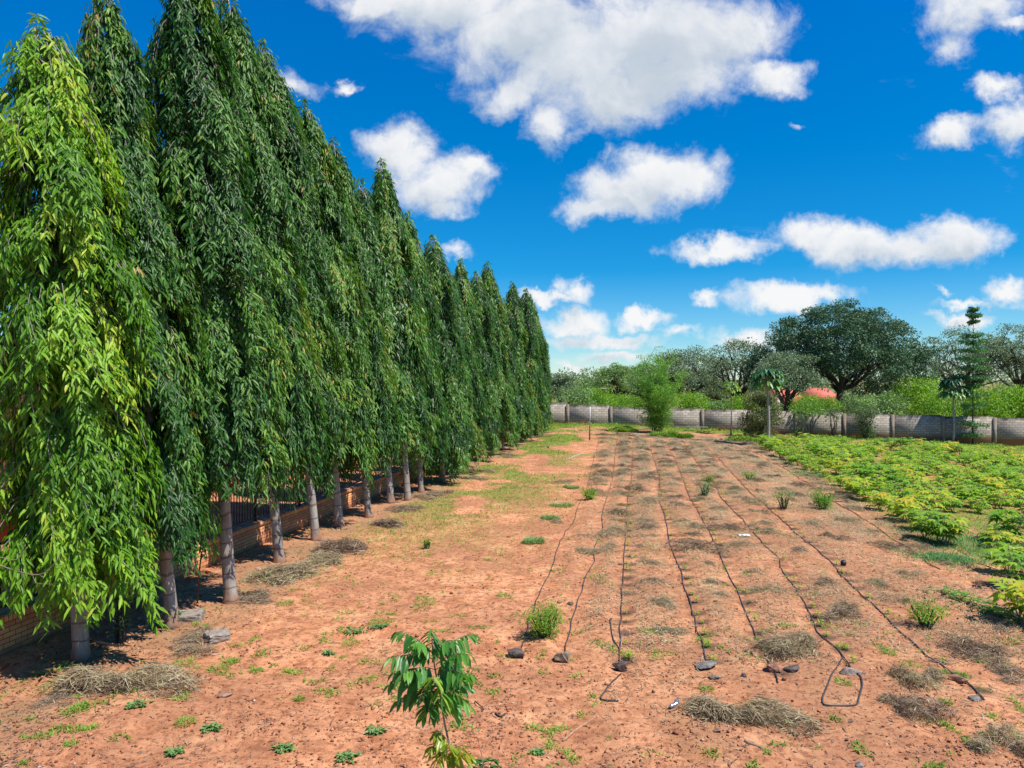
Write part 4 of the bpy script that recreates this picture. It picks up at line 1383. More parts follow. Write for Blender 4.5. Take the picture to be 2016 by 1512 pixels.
def crop_variant(seed, yellow=0.0):
    global RNG
    RNG = np.random.default_rng(seed)
    st, fo = MB(), MB()
    for s in range(5):
        a0 = s * 1.2566 + RNG.uniform(0, .8)
        top = np.array([math.cos(a0) * .24, math.sin(a0) * .24, RNG.uniform(.42, .68)])
        tube(st, np.array([[0, 0, -.03], top * [.5, .5, .5], top]), [.011, .008, .005], 5, cap=False)
        for k in range(10):
            f = RNG.uniform(.3, 1)
            a = k * 2.399 + seed + s
            p0 = top * f
            o_ = np.array([math.cos(a), math.sin(a), RNG.uniform(.0, .6)])
            p1 = p0 + o_ * RNG.uniform(.10, .24) * (1.2 - .4 * f)
            tube(st, np.array([p0, p1]), [.003, .0025], 3, cap=False)
            lobed(fo, p1, np.array([math.cos(a), math.sin(a), RNG.uniform(-.35, .15)]), RNG.uniform(.12, .20), float(np.clip(.2 + f * .4 + RNG.normal(0, .13) + yellow, 0, 1)), RNG.uniform(.15, .6))
    return st.mesh('crop_stems', M['twig']), fo.mesh('crop_foliage', M['crop_leaf'])


CV = [crop_variant(700 + k, yl) for k, yl in enumerate([0, .05, .22, -.15, .10])]
RNG = np.random.default_rng(88)
count = 0
row = 0
ordn = ['first', 'second', 'third', 'fourth', 'fifth', 'sixth', 'seventh', 'eighth', 'ninth', 'tenth', 'eleventh', 'twelfth', 'thirteenth', 'fourteenth', 'fifteenth', 'sixteenth', 'seventeenth', 'eighteenth', 'nineteenth', 'twentieth']


def nth(k):
    return ordn[k] if k < 20 else ({20: 'thirtieth', 30: 'fortieth'}.get(k + 1 - (k + 1) % 10 - 10 + 0, '') if (k + 1) % 10 == 0 else {2: 'twenty ', 3: 'thirty ', 4: 'forty '}[(k + 1) // 10] + ordn[(k + 1) % 10 - 1])


for row in range(0, 18):
    idx = 0
    yy = 20.6 if row > 0 else 21.2
    while yy < 57:
        x = crop_left(yy) + .35 + row * 1.22 + RNG.normal(0, .2)
        y = yy + RNG.normal(0, .15)
        yy += .92 + RNG.uniform(0, .35) + (.5 if yy > 40 else 0)
        if abs(x / y) > .71 or y > wall_y(x) - 5.5:
            continue
        gap = vnoise(x / 2.2, y / 2.2, 71)
        if gap < .18:
            continue
        if 22 < y < 26 and x > 12.6 and vnoise(x / 1.3, y / 1.3, 72) < .6:
            continue
        v = int(RNG.integers(0, 5))
        sc = RNG.choice([.6, .85, 1.05, 1.25, 1.5]) * RNG.uniform(.92, 1.12)
        look = ['bright green', 'fresh green', 'yellowing', 'deep green', 'light green'][v]
        idx += 1
        lb = '%s crop plant, %s from the front in %s crop row from the hoses' % (look, nth(idx - 1), nth(row))
        put_tree('crop_plant', CV[v], (x, y, gz(x, y)), lb, 'crop plant', 'broad leaved crop plants in the right hand bed', RNG.uniform(0, 6.28), sc, ('stems', 'foliage'))
        count += 1
for (px, py, sc, v, lb) in [(1985, 1128, 1.35, 0, 'bright crop plant standing alone at the right edge before the grassy patch'), (2010, 1160, 1.2, 3, 'deep green crop plant cut by the right edge, below the lone one'),
                            (2012, 1225, 1.4, 2, 'yellow leaved crop plant at the right edge beside the creeping weeds'), (1850, 1068, 1.35, 3, 'large dark green crop plant at the front corner of the bed'),
                            (1820, 1060, 1.1, 1, 'crop plant just left of the front corner plant of the bed')]:
    x, y, z = gp(px, py)
    put_tree('crop_plant', CV[v], (x, y, z), lb, 'crop plant', 'broad leaved crop plants in the right hand bed', v, sc, ('stems', 'foliage'))
print('crops', count)

# soft green grass patch at the front of the bed, and understory grass
mb = MB()
for (px, py, w, dep) in [(1945, 1072, 180, 1.8), (1860, 1100, 80, .5), (1990, 1100, 60, .8), (1600, 935, 60, 1.2), (1840, 975, 90, 1.5)]:
    x, y, z = gp(px, py)
    n = int(2600 * w / 100)
    gx = x + RNG.normal(0, .45, n) * w / F * y; gy = y + RNG.normal(0, dep * .6, n)
    blades(mb, gx, gy, gh(gx, gy) - .01, RNG.uniform(.10, .28, n), RNG.uniform(.010, .02, n), RNG.uniform(.2, 1.2, n), RNG.uniform(0, 1, n))
link('soft_grass', mb.mesh('soft_grass', M['blue_grass']), kind='stuff', label='soft blue green grass growing between the crop plants', cat='grass')

# creeping broad leaved weeds
RNG = np.random.default_rng(31)
mb = MB(); st = MB()
x0, y0, _ = gp(1850, 1168); x1, y1, _ = gp(2000, 1222)
for k in range(230):
    t = RNG.uniform(0, 1) ** .8
    x = x0 + (x1 - x0) * t + RNG.normal(0, .14) ; y = y0 + (y1 - y0) * t + RNG.normal(0, .28)
    a = RNG.uniform(0, 6.28)
    h = RNG.uniform(.03, .24) * (1 - abs(t - .6))
    g = gz(x, y)
    lobed(mb, np.array([x, y, g + h]), np.array([math.cos(a), math.sin(a), 0.1]), RNG.uniform(.05, .10), RNG.uniform(.0, .8), RNG.uniform(-.2, .6))
tube(st, [(x0 + (x1 - x0) * q_, y0 + (y1 - y0) * q_, gz(x0 + (x1 - x0) * q_, y0 + (y1 - y0) * q_) + .03 + .03 * math.sin(q_ * 17)) for q_ in np.linspace(0, 1, 24)], .006, 5)
o = empty('creeping_weed', (0, 0, 0), 'dark green creeping weed with broad leaves at the right, beside the yellow leaved plant', 'weed')
link('foliage', mb.mesh('creeper_foliage', M['papaya_lime']), o); link('stems', st.mesh('creeper_stems', M['twig']), o)


# ------------------------------------------------------------------ hay and weed clumps
def hay_mesh(seed, n, m, H=.22, stray=.16, long=.26, far=1.9):
    global RNG
    RNG = np.random.default_rng(seed)
    mb = MB()
    nl = 7
    lc = np.stack([RNG.normal(0, .29, nl), RNG.normal(0, .19, nl)], -1); lc -= lc.mean(0)
    lr = RNG.uniform(.14, .30, nl); lh = RNG.uniform(.45, 1.0, nl) * H
    la = RNG.uniform(0, 2 * PI, nl)

    def top(x, y):
        h = np.zeros_like(x)
        for (cx, cy), r_, hh in zip(lc, lr, lh):
            h = np.maximum(h, hh * np.clip(1 - ((x - cx) ** 2 + (y - cy) ** 2) / r_ ** 2, 0, 1) ** .7)
        return h
    k = RNG.integers(0, nl, n)
    r = np.sqrt(RNG.uniform(0, 1, n)) * lr[k] * 1.12; a = RNG.uniform(0, 2 * PI, n)
    out_ = RNG.uniform(size=n) < stray
    r = np.where(out_, r * RNG.uniform(1, far, n), r)
    x, y = lc[k, 0] + np.cos(a) * r, lc[k, 1] + np.sin(a) * r
    z = top(x, y) * RNG.uniform(.2, 1.0, n) ** .6 * (.55 + .9 * vnoise(x * 7 + seed, y * 7, seed))
    # each lobe was thrown down in one go: its straws share a direction
    da = la[k] + RNG.normal(0, .55, n) + PI * (RNG.uniform(size=n) < .5)
    loose = RNG.uniform(size=n) < .35
    da = np.where(loose, RNG.uniform(0, 2 * PI, n), da)
    el = RNG.normal(.0, .30, n)
    D = np.stack([np.cos(da) * np.cos(el), np.sin(da) * np.cos(el), np.sin(el)], -1)
    L = RNG.uniform(.35, 1.3, n) * long
    P = np.stack([x, y, z + .012], -1) - D * L[:, None] * .45
    P[:, 2] = np.maximum(P[:, 2], .0)
    lt = RNG.uniform(-.2, .25, nl)
    leaves(mb, P, D, rvec(n) + [0, 0, .8], L * np.where(RNG.uniform(size=n) < .4, .45, 1), RNG.uniform(.004, .0085, n) * np.where(RNG.uniform(size=n) < .15, 2.4, 1), np.clip(RNG.beta(1.3, 1.4, n) * .95 + lt[k], 0, 1), .15, False)
    for _ in range(n // 30):
        k_ = int(RNG.integers(0, nl)); a_ = RNG.uniform(0, 6.28); rr = RNG.uniform(0, 1.15) * lr[k_]
        cx, cy = lc[k_, 0] + math.cos(a_) * rr, lc[k_, 1] + math.sin(a_) * rr
        c = np.array([cx, cy, float(top(np.array([cx]), np.array([cy]))[0]) + .015])
        d = la[k_] + RNG.normal(0, .6); l = long * RNG.uniform(.7, 1.6)
        t = np.linspace(-.5, .5, 6)[:, None]
        pts = c + t * l * np.array([math.cos(d), math.sin(d), RNG.normal(0, .22)]) + np.array([0, 0, 1.0]) * (-t ** 2 * l * .8 + .03) + np.array([-math.sin(d), math.cos(d), 0]) * t ** 2 * RNG.normal(0, .6) * l
        pts[:, 2] = np.maximum(pts[:, 2], .006)
        tube(mb, pts, RNG.uniform(.0013, .003), 3, float(RNG.uniform(.25, .95)), cap=False)
    return mb.mesh('hay_clump', m)


HV = {'s': [hay_mesh(801, 4200, M['hay'], .19), hay_mesh(802, 4200, M['hay'], .19), hay_mesh(811, 4200, M['hay'], .19)],
      'd': [hay_mesh(803, 2200, M['hay_dark'], .22), hay_mesh(804, 2200, M['hay_dark'], .22), hay_mesh(814, 2200, M['hay_dark'], .22)],
      'g': [hay_mesh(805, 2200, M['hay_green'], .24), hay_mesh(806, 2200, M['hay_green'], .24), hay_mesh(816, 2200, M['hay_green'], .26)]}
HW = {'s': [hay_mesh(821 + k, 1500, M['hay'], .15, .55, .24, 2.6) for k in range(3)],
      'd': [hay_mesh(831 + k, 1500, M['hay_dark'], .17, .55, .24, 2.6) for k in range(3)],
      'g': [hay_mesh(841 + k, 1500, M['hay_green'], .15, .55, .24, 2.6) for k in range(3)]}
WORD = {'s': 'pale straw coloured', 'd': 'dark brown', 'g': 'greenish'}
GH = 'heaps of dried weeds between the drip hoses'


def put_hay(px, py, wpx, t_, label, hs=1.0, rz=None, group=GH, name='hay_clump', cat='weed heap', big_=True):
    x, y, z = gp(px, py)
    w = wpx / F * y
    o = link(name, (HV if big_ else HW)[t_][int(px) % 3], None, (x, y, float(gh(x, y)) - .015), label, cat, group)
    k = w * .92
    o.scale = (k, k * .9, min(k, 1.2) * hs)
    o.rotation_euler = (0, 0, (px * 1.7) % 6.28 if rz is None else rz)
    return o


big = [(1455, 1410, 215, 's', 'big straw heap at the bottom of the photo right of the crushed can', .9), (1559, 1278, 125, 's', 'large straw coloured heap behind the reddish anchor stone', 1.1),
       (1807, 1345, 120, 'g', 'heap with long pale straws just left of the last hose end', .9), (1802, 1402, 140, 'd', 'dark weed heap below the pale strawed one near the bottom right', .9),
       (1919, 1285, 125, 'd', 'large dark heap with a hollow left side, right of the last hose', 1.1), (1975, 1322, 110, 'd', 'dry tail of the dark hollow heap at the right edge', .7),
       (1975, 1475, 150, 'g', 'grey green heap in the bottom right corner', .9), (1657, 1208, 90, 'd', 'dark long heap between the sixth and seventh hoses', .9),
       (1315, 1245, 72, 's', 'pale straw heap right of the forked hose piece', .6), (1303, 1192, 70, 's', 'pale straw heap just behind the one beside the forked hose piece', .7)]
for a in big:
    put_hay(*a[:5], hs=a[5])
rest = [(1287, 1150, 40, 'd'), (1402, 1146, 52, 's'), (1418, 1174, 52, 's'), (1394, 1111, 36, 's'), (1484, 1127, 44, 'g'), (1507, 1164, 66, 'g'), (1279, 1108, 58, 'g'),
        (1263, 968, 28, 'd'), (1274, 998, 28, 'g'), (1265, 1028, 46, 'g'), (1276, 1058, 32, 'g'), (1260, 1076, 28, 'd'), (1328, 981, 36, 'd'), (1342, 998, 46, 'd'), (1345, 1029, 36, 's'),
        (1364, 1058, 50, 's'), (1323, 956, 36, 'g'), (1413, 1005, 44, 's'), (1459, 1078, 54, 'g'), (1110, 950, 42, 's'), (1091, 1026, 44, 'g'), (1454, 981, 34, 's'), (1478, 937, 30, 's'),
        (1622, 1148, 64, 'd'), (1728, 1146, 64, 'g'), (1780, 1182, 66, 'd'), (1952, 1150, 56, 'd'), (1973, 1238, 90, 'd'), (1870, 1112, 56, 'd'), (1720, 1048, 34, 'd'), (1752, 1084, 80, 'd'),
        (1643, 1062, 52, 'd'), (1600, 1034, 50, 'g'), (1668, 1028, 64, 'g'), (1572, 1088, 44, 'd'), (1575, 957, 50, 'd'), (1568, 975, 44, 's'), (1790, 1136, 60, 'g'), (1225, 948, 26, 's'),
        (1180, 955, 26, 'g'), (1187, 925, 24, 'g'), (1262, 925, 24, 'g'), (1306, 905, 22, 'd'), (1345, 905, 24, 'd'), (1390, 940, 30, 'g'), (1425, 952, 34, 's'), (1400, 920, 26, 'd'), (1450, 905, 28, 'd'),
        (1482, 900, 30, 'd'), (1500, 918, 32, 'd'), (1430, 884, 22, 'd'), (1365, 885, 20, 'd'), (1330, 885, 20, 'g'), (1263, 890, 20, 'd'), (1225, 893, 20, 'd'), (1190, 888, 20, 'g'), (1520, 940, 34, 'd'), (1540, 965, 36, 's'),
        (1490, 965, 30, 'g'), (1505, 1035, 40, 'g'), (1545, 1000, 36, 'g'), (1610, 1000, 40, 'd')]
used = {}


def hose_gap(x, y):
    k = sum(1 for i in range(8) if hose_x(i, y) < x)
    nm = ['first', 'second', 'third', 'fourth', 'fifth', 'sixth', 'seventh', 'eighth']
    if k == 0: return 'left of the first hose'
    if k >= 8: return 'right of the eighth hose'
    return 'between %s and %s hoses' % (nm[k - 1], nm[k])


rows_ = {}
for (px, py, w, t_) in rest:
    x, y, _ = gp(px, py)
    rows_.setdefault(hose_gap(x, y), []).append((y, px, py, w, t_))
# more heaps farther back, filling the strips between the hoses
RNG = np.random.default_rng(99)
extra = 0
for i in range(0, 8):
    for y in np.arange(19, 60, 1.35):
        y_ = y + RNG.uniform(-.6, .6)
        if RNG.uniform() < .12 or (i == 0 and RNG.uniform() < .5): continue
        xa = hose_x(i, y_); xb = hose_x(i + 1, y_) if i < 7 else min(crop_left(y_), xa + 1.8)
        if i == 7 and xb - xa < .5: continue
        x = xa + (xb - xa) * RNG.uniform(.2, .8)
        px = CX + F * x / y_; py = HOR + F * (EYE - float(base_h(x, y_))) / y_
        w = RNG.uniform(.5, 1.35) / y_ * F
        g_ = hose_gap(x, y_)
        if any(abs(a[0] - y_) < .9 for a in rows_.get(g_, [])): continue
        rows_.setdefault(g_, []).append((y_, px, py, w, RNG.choice(['d', 'g', 'g', 's', 's'])))
for g_, lst in rows_.items():
    for k, (y, px, py, w, t_) in enumerate(sorted(lst)):
        put_hay(px, py, w, t_, '%s %s weed heap from the front %s' % (nth(k), WORD[t_], g_), hs=1.0, big_=False)

# straw heaps round the weeping trees
GT = 'straw heaps round the feet of the weeping trees'
for (px, py, w, t_, hs, lb) in [(225, 1345, 235, 's', 1.0, 'widest straw heap, in front of the pale weeping tree trunk'), (110, 1375, 110, 'd', .35, 'thin reddish litter heap left of the widest straw heap'),
                                (385, 1262, 130, 'd', .5, 'dark litter heap at the foot of the second weeping tree'), (500, 1178, 110, 'd', .5, 'litter heap right of the leaning scarred trunk'),
                                (562, 1135, 150, 's', 1.0, 'grey straw heap in front of the fourth weeping tree trunk'), (672, 1082, 150, 'd', 1.0, 'dark straw heap in front of the sixth weeping tree trunk'),
                                (762, 1033, 95, 'd', .8, 'straw heap at the foot of the seventh weeping tree'), (800, 1002, 80, 'd', .6, 'litter heap before the eighth weeping tree'),
                                (850, 975, 90, 'd', .5, 'litter heap right of the tenth weeping tree'), (912, 942, 70, 's', .6, 'pale straw heap before the foliage near the middle of the row'),
                                (945, 928, 55, 's', .6, 'small pale straw heap right of the mid row straw heap'), (1000, 897, 50, 'd', .6, 'far straw heap near the end of the row'), (1060, 862, 36, 'd', .7, 'farthest straw heap at the end of the row'),
                                (640, 1102, 110, 's', .7, 'straw heap spilling between the fifth and sixth trunks')]:
    put_hay(px, py, w, t_, lb, hs, None, GT)


# ------------------------------------------------------------------ hoses and header pipe
def hose_obj(xy, label, r=.0108, name='drip_hose', lift=.006, group='black drip hoses laid along the plot', mat='hose'):
    z = gh(xy[:, 0], xy[:, 1])
    z = np.convolve(np.pad(z, 2, mode='edge'), np.ones(5) / 5, 'valid') * .5 + z * .5
    mb = MB()
    tube(mb, np.stack([xy[:, 0], xy[:, 1], z + r + lift], -1), r, 7)
    return link(name, mb.mesh(name, M[mat], True), None, None, label, 'hose', group)


def dense(xy, step=.12):
    seg = np.concatenate([[0], np.cumsum(np.hypot(*np.diff(xy, axis=0).T))])
    s = np.arange(0, seg[-1], step)
    x, y = np.interp(s, seg, xy[:, 0]), np.interp(s, seg, xy[:, 1])
    w = .018 * (vnoise(s * 1.6, s * 0, 91) - .5) * 2
    return np.stack([x + w, y], -1)


HL = ['leftmost drip hose, passing under the bright green shrublet', 'second drip hose from the left, held by a tan angular stone', 'third drip hose from the left, the straightest, with a forked piece beside its end',
      'fourth drip hose from the left, wavy and ending at two flat stones', 'fifth drip hose from the left, ending under a reddish stone', 'sixth drip hose from the left, ending in a loop',
      'seventh drip hose from the left, reaching the bottom right', 'short exposed length of drip hose left of the front corner crop plant', 'rightmost drip hose, mostly hidden by weeds at the right edge']
for xy, lb in zip(hose_xy, HL):
    hose_obj(dense(xy), lb)
# loop at the end of the sixth hose and cut ends of the third
def pxline(pts, n=6):
    return dense(spline(np.array([gp(*p)[:2] for p in pts]), n), .05)


hose_obj(pxline([(1658, 1292), (1645, 1318), (1632, 1340), (1623, 1372), (1622, 1390), (1630, 1393), (1680, 1391), (1690, 1380), (1698, 1355), (1694, 1335), (1686, 1326)]), 'loop of hose doubled back at the end of the sixth drip hose', .0108, 'hose_loop')
hose_obj(dense(np.array([gp(*p)[:2] for p in [(1221, 1325), (1181, 1374), (1183, 1377), (1221, 1378)]]), .04), 'bent cut piece of hose lying below the dark anchor stone', .0108, 'hose_piece')
hose_obj(pxline([(1219, 1282), (1208, 1262), (1202, 1240), (1200, 1225), (1205, 1222)]), 'forked stub of hose beside the third drip hose', .0108, 'hose_piece')
hose_obj(dense(np.array([gp(*p)[:2] for p in [(1190, 857), (1250, 860), (1330, 863), (1400, 867), (1480, 871), (1560, 876)]]), .4), 'dark supply pipe crossing the far end of the plot', .03, 'supply_pipe')


# ------------------------------------------------------------------ stones
def rock(seed, s, m, faces=14, sharp=True):
    import bmesh
    r = np.random.default_rng(seed)
    bm = bmesh.new()
    for _ in range(faces):
        v = r.normal(size=3); v /= np.linalg.norm(v)
        if sharp:
            v = v / max(np.abs(v)) ** .7
        v *= r.uniform(.78, 1.0)
        bm.verts.new((v[0] * s[0] / 2, v[1] * s[1] / 2, v[2] * s[2] / 2))
    res = bmesh.ops.convex_hull(bm, input=bm.verts)
    for v in [v for v in bm.verts if not v.link_faces]:
        bm.verts.remove(v)
    bmesh.ops.bevel(bm, geom=list(bm.edges), offset=min(s) * .05, segments=1, affect='EDGES')
    bmesh.ops.triangulate(bm, faces=bm.faces)
    bmesh.ops.subdivide_edges(bm, edges=list(bm.edges), cuts=1)
    for v in bm.verts:
        v.co += Vector(r.normal(0, min(s) * .022, 3))
    me = bpy.data.meshes.new('rock')
    bm.to_mesh(me); bm.free()
    me.materials.append(M[m])
    return me


STONES = [(1017, 1297, 44, .42, 'stone_dark', 'flat dark stone holding the end of the leftmost hose', .75), (1108, 1300, 32, .85, 'stone_tan', 'angular tan stone holding the second hose', 1.0),
          (1222, 1315, 34, .75, 'stone_dark', 'dark wedge shaped stone holding the third hose', .8), (1392, 1314, 52, .25, 'stone_grey', 'wide flat grey slab holding the fourth hose', .6),
          (1408, 1334, 28, .40, 'stone_grey', 'smaller flat stone touching the wide grey slab', .7), (1524, 1320, 34, .75, 'stone_red', 'reddish brown stone holding the fifth hose', .9),
          (1559, 1320, 34, .45, 'stone_dark', 'dark flat stone right of the reddish brown one', .7), (1487, 1291, 20, .6, 'stone_red', 'small pinkish stone left of the fifth hose', .9),
          (1471, 1281, 10, .8, 'stone_dark', 'tiny round dark stone left of the small pinkish one', 1), (1680, 1326, 62, .35, 'stone_white', 'long whitish stone holding the looped hose', .45),
          (1885, 1346, 40, .45, 'stone_red', 'reddish slab with dark underside beside the last hose', .7), (1920, 1385, 24, .5, 'stone_grey', 'grey stone at the very end of the last hose', .8),
          (1690, 1507, 22, .4, 'stone_grey', 'grey stone cut by the bottom edge of the photo', .8), (1465, 1333, 12, 1.0, 'stone_grey', 'small tooth shaped stone below the dark round one', .6),
          (1222, 1111, 12, .5, 'stone_white', 'small whitish stone touching the third hose', .8), (1123, 1192, 14, .5, 'stone_dark', 'small dark stone left of the second hose', .8),
          (1413, 1446, 16, .7, 'stone_red', 'small reddish stone at the foot of the big straw heap', .8), (1101, 1192, 9, .7, 'stone_red', 'tiny reddish clod beside the small dark stone', 1), (1667, 1458, 9, .8, 'stone_dark', 'tiny dark pebble near the bottom right', 1),
          (1675, 1423, 11, .8, 'stone_grey', 'small grey pebble below the hose loop', 1), (1217, 856, 9, .6, 'stone_red', 'far brick lying on the supply pipe', .7), (1420, 866, 10, .5, 'stone_red', 'second far brick on the supply pipe', .7),
          (445, 1363, 30, .35, 'stone_red', 'low red clod in front of the concrete block', .9), (1079, 882, 6, .8, 'stone_dark', 'dark stone at the end of the tree row', 1)]
for k, (px, py, w, hr, m, lb, dr) in enumerate(STONES):
    x, y, z = gp(px, py)
    ww = w / F * y * 1.08
    hh = max(ww * hr * .85, .03)
    o = link('stone', rock(900 + k, (ww, ww * dr, hh), m, 16 if k % 2 else 12), None, (x, y, float(gh(x, y)) + hh * .36), lb, 'stone', 'stones on the soil')
    o.rotation_euler = (RNG.normal(0, .08), RNG.normal(0, .08), RNG.uniform(-.3, .3))


def conc(px, py, size, rz, label):
    import bmesh
    x, y, z = gp(px, py)
    bm = bmesh.new()
    bmesh.ops.create_cube(bm, size=1)
    for v in bm.verts:
        v.co = Vector((v.co.x * size[0], v.co.y * size[1], v.co.z * size[2]))
    bmesh.ops.subdivide_edges(bm, edges=list(bm.edges), cuts=5, use_grid_fill=True)
    r = np.random.default_rng(int(px))
    for v in bm.verts:
        e = sum(abs(abs(c) - s / 2) < 1e-4 for c, s in zip(v.co, size))
        v.co += Vector(r.normal(0, .004 + .006 * (e >= 2), 3)) - v.co.normalized() * (.010 * (e >= 2))
    me = bpy.data.meshes.new('concrete_block'); bm.to_mesh(me); bm.free(); me.materials.append(M['concrete'])
    o = link('concrete_block', me, None, (x, y, gz(x, y) + size[2] * .42), label, 'block')
    o.rotation_euler = (.04, -.05, rz)


conc(427, 1257, (.36, .28, .17), .75, 'pale concrete block lying alone in front of the second weeping tree')
conc(370, 1218, (.52, .34, .18), .12, 'broken concrete slab behind the second weeping tree trunk')

# sticks, poles, planks, litter
def stick(pts, r0, r1, label, name='stick', m='wood_red', lift=.01, cat='stick', group=None):
    P = []
    for p in pts:
        x, y, z = gp(*p[:2]); P.append((x, y, z + lift + (p[2] if len(p) > 2 else 0)))
    P = spline(np.array(P), 5)
    mb = MB(); tube(mb, P, np.linspace(r0, r1, len(P)), 7)
    return link(name, mb.mesh(name, M[m], True), None, None, label, cat, group)


stick([(1108, 1456), (1130, 1437), (1150, 1423), (1176, 1404)], .018, .010, 'bare reddish stick lying on open soil below the bent hose piece')
stick([(1466, 1462), (1490, 1472), (1500, 1478)], .022, .016, 'short dark stick below the big straw heap', m='wood_grey')
stick([(975, 1408), (985, 1413), (994, 1409)], .014, .010, 'curled dark bark piece right of the sapling', m='wood_black')
stick([(1114, 906), (1135, 898), (1152, 894)], .05, .035, 'pale fallen branch lying left of the hoses in the distance', m='papaya_bark')
stick([(935, 1375), (950, 1395), (952, 1400)], .008, .006, 'thin dark twig standing right of the sapling crown', m='wood_black', lift=.02)
stick([(180, 1282), (240, 1290)], .02, .015, 'reddish stick lying on the widest straw heap', lift=.2)
x, y, z = gp(388, 1188)
mb = MB(); tube(mb, [(x, y, z - .1), (x + .03, y, z + .45), (x + .09, y, z + 1.0)], .014, 6)
link('rusty_stake', mb.mesh('rusty_stake', M['rust'], True), None, None, 'thin rusty stake leaning between the second and third weeping trees', 'stake')
x, y, z = gp(1161, 868)
po = empty('marker_pole', (x, y, z), 'thin upright pole, white above and rusty below, at the far left of the plot', 'pole')
H = zat(801, y) - z
mb = MB(); tube(mb, [(0, 0, -.1), (0, 0, H * .45)], .045, 8); link('lower_pole', mb.mesh('pole_lower', M['rust'], True), po)
mb = MB(); tube(mb, [(0, 0, H * .45), (.02, 0, H)], .044, 8); link('upper_pole', mb.mesh('pole_upper', M['white_paint'], True), po)
GPl = 'old planks lying at the foot of the block wall'
for k, (a, b_, m, lb) in enumerate([((1325, 842), (1392, 847), 'papaya_bark', 'pale plank on top of the pile by the bamboo'), ((1345, 848), (1396, 852), 'wood_black', 'black plank at the bottom of the pile by the bamboo'),
                                    ((1340, 845), (1376, 846), 'wood_grey', 'grey plank in the middle of the pile by the bamboo'), ((1243, 846), (1290, 842), 'wood_grey', 'plank sticking out left of the bamboo'), ((1235, 851), (1275, 852), 'wood_black', 'dark plank on the ground left of the bamboo')]):
    A, B = stand(*a), stand(*b_)
    mb = MB()
    L = math.hypot(B[0] - A[0], B[1] - A[1])
    box(mb, 0, L, -.07, .07, 0, .035)
    o = link('plank', mb.mesh('plank', M[m]), None, (A[0], A[1] - .25 - .17 * k, max(A[2], B[2]) + .02 + (.16 if k == 0 else .08 if k == 2 else 0)), lb, 'plank', GPl)
    o.rotation_euler = (.1, 0, math.atan2(B[1] - A[1], B[0] - A[0]))

# crushed can
RNG = np.random.default_rng(5)
x, y, z = gp(1329, 1391)
mb = MB()
t = np.linspace(0, 1, 9)
pts = np.stack([(t - .5) * .20, .015 * np.sin(t * 9), .035 + .008 * np.sin(t * 14)], -1)
tube(mb, pts, np.array([.012, .022, .034, .028, .036, .026, .035, .034, .030]), 9)
me = mb.mesh('crushed_can', M['alu'])
for v in me.vertices:
    v.co += Vector(RNG.normal(0, .0035, 3))
o = link('crushed_can', me, None, (x, y, z), 'crushed silver blue can lying on bare soil left of the big straw heap', 'can')
o.rotation_euler = (0, -.1, math.radians(50))
# white plastic scrap and black pot
x, y, z = gp(1465, 1060)
mb = MB()
g = np.linspace(-1, 1, 8)
X, Y = np.meshgrid(g * .16, g * .10)
Z = .03 + .02 * np.sin(X * 50) * np.cos(Y * 60) + .02 * RNG.uniform(0, 1, X.shape)
q = np.arange(7)[:, None] * 8 + np.arange(7)[None]
mb.add(np.stack([X, Y, Z], -1).reshape(-1, 3), np.stack([q, q + 1, q + 9, q + 8], -1).reshape(-1, 4))
mb.add(np.stack([X, Y, Z * .3], -1).reshape(-1, 3), np.stack([q, q + 8, q + 9, q + 1], -1).reshape(-1, 4))
link('plastic_scrap', mb.mesh('plastic_scrap', M['plastic']), None, (x, y, z), 'crumpled white plastic scrap lying between the fifth and sixth hoses', 'litter')
x, y, z = gp(1660, 1112)
mb = MB(); tube(mb, [(0, 0, -.01), (.0, -.02, .09), (0, -.03, .12)], [.06, .07, .05], 10)
link('black_pot', mb.mesh('black_pot', M['black_plastic'], True), None, (x, y, z), 'small black nursery pot lying right of the seventh hose', 'pot')


# ------------------------------------------------------------------ small shrubs and weeds that stand alone
def shrublet(px, py, w, h, leafm, seed, label, leafL=.03, n=26, per=60, narrow=.5, stems=9, name='shrublet', lowc=.2, prad=None):
    x, y, z = gp(px, py)
    R_ = w / 2 / F * y; H = h / F * y
    put_tree(name, bush(H, R_, leafm, leafL, n, per, seed, stems=stems, narrow=narrow, lowc=lowc, prad=prad or R_ * .30, vshape=.6, squash=1.0), (x, y, z), label, 'shrub', names=('stems', 'foliage'))


shrublet(1072, 1258, 82, 56, 'lime_leaf', 61, 'bright green shrublet growing over the leftmost hose near the front', .035, 60, 60)
shrublet(1160, 985, 36, 22, 'lime_leaf', 62, 'yellow green shrublet beside the leftmost hose farther back', .05, 30, 40)
shrublet(840, 1078, 18, 18, 'lime_leaf', 63, 'single tiny yellow green plant on bare soil left of the hoses', .03, 16, 30)
shrublet(1620, 1006, 48, 38, 'bamboo_leaf', 64, 'dense rounded bright green shrub at the edge of the crop bed', .05, 44, 60)
shrublet(1543, 1004, 40, 34, 'pale_leaf', 65, 'pale thin shrub left of the dense rounded one', .05, 26, 36)
shrublet(1822, 1232, 74, 44, 'lime_leaf', 66, 'little shrub on a slanting bare stem right of the seventh hose', .05, 22, 40, lowc=.55)
shrublet(1394, 950, 26, 14, 'grass', 67, 'small green tuft shrub on the fifth strip', .05, 14, 36)
shrublet(1388, 978, 30, 26, 'pale_leaf', 68, 'thin twiggy green plant between the fifth and sixth hoses', .05, 18, 30)
shrublet(1475, 945, 34, 16, 'lime_leaf', 72, 'yellow green weed beside the seventh hose', .05, 16, 36)
shrublet(238, 1262, 40, 95, 'shrub_leaf', 73, 'dark flowering weed growing behind the pale weeping tree trunk', .06, 26, 30)
shrublet(340, 1232, 26, 26, 'shrub_leaf', 74, 'small dark weed between the first two weeping tree trunks', .06, 14, 20)


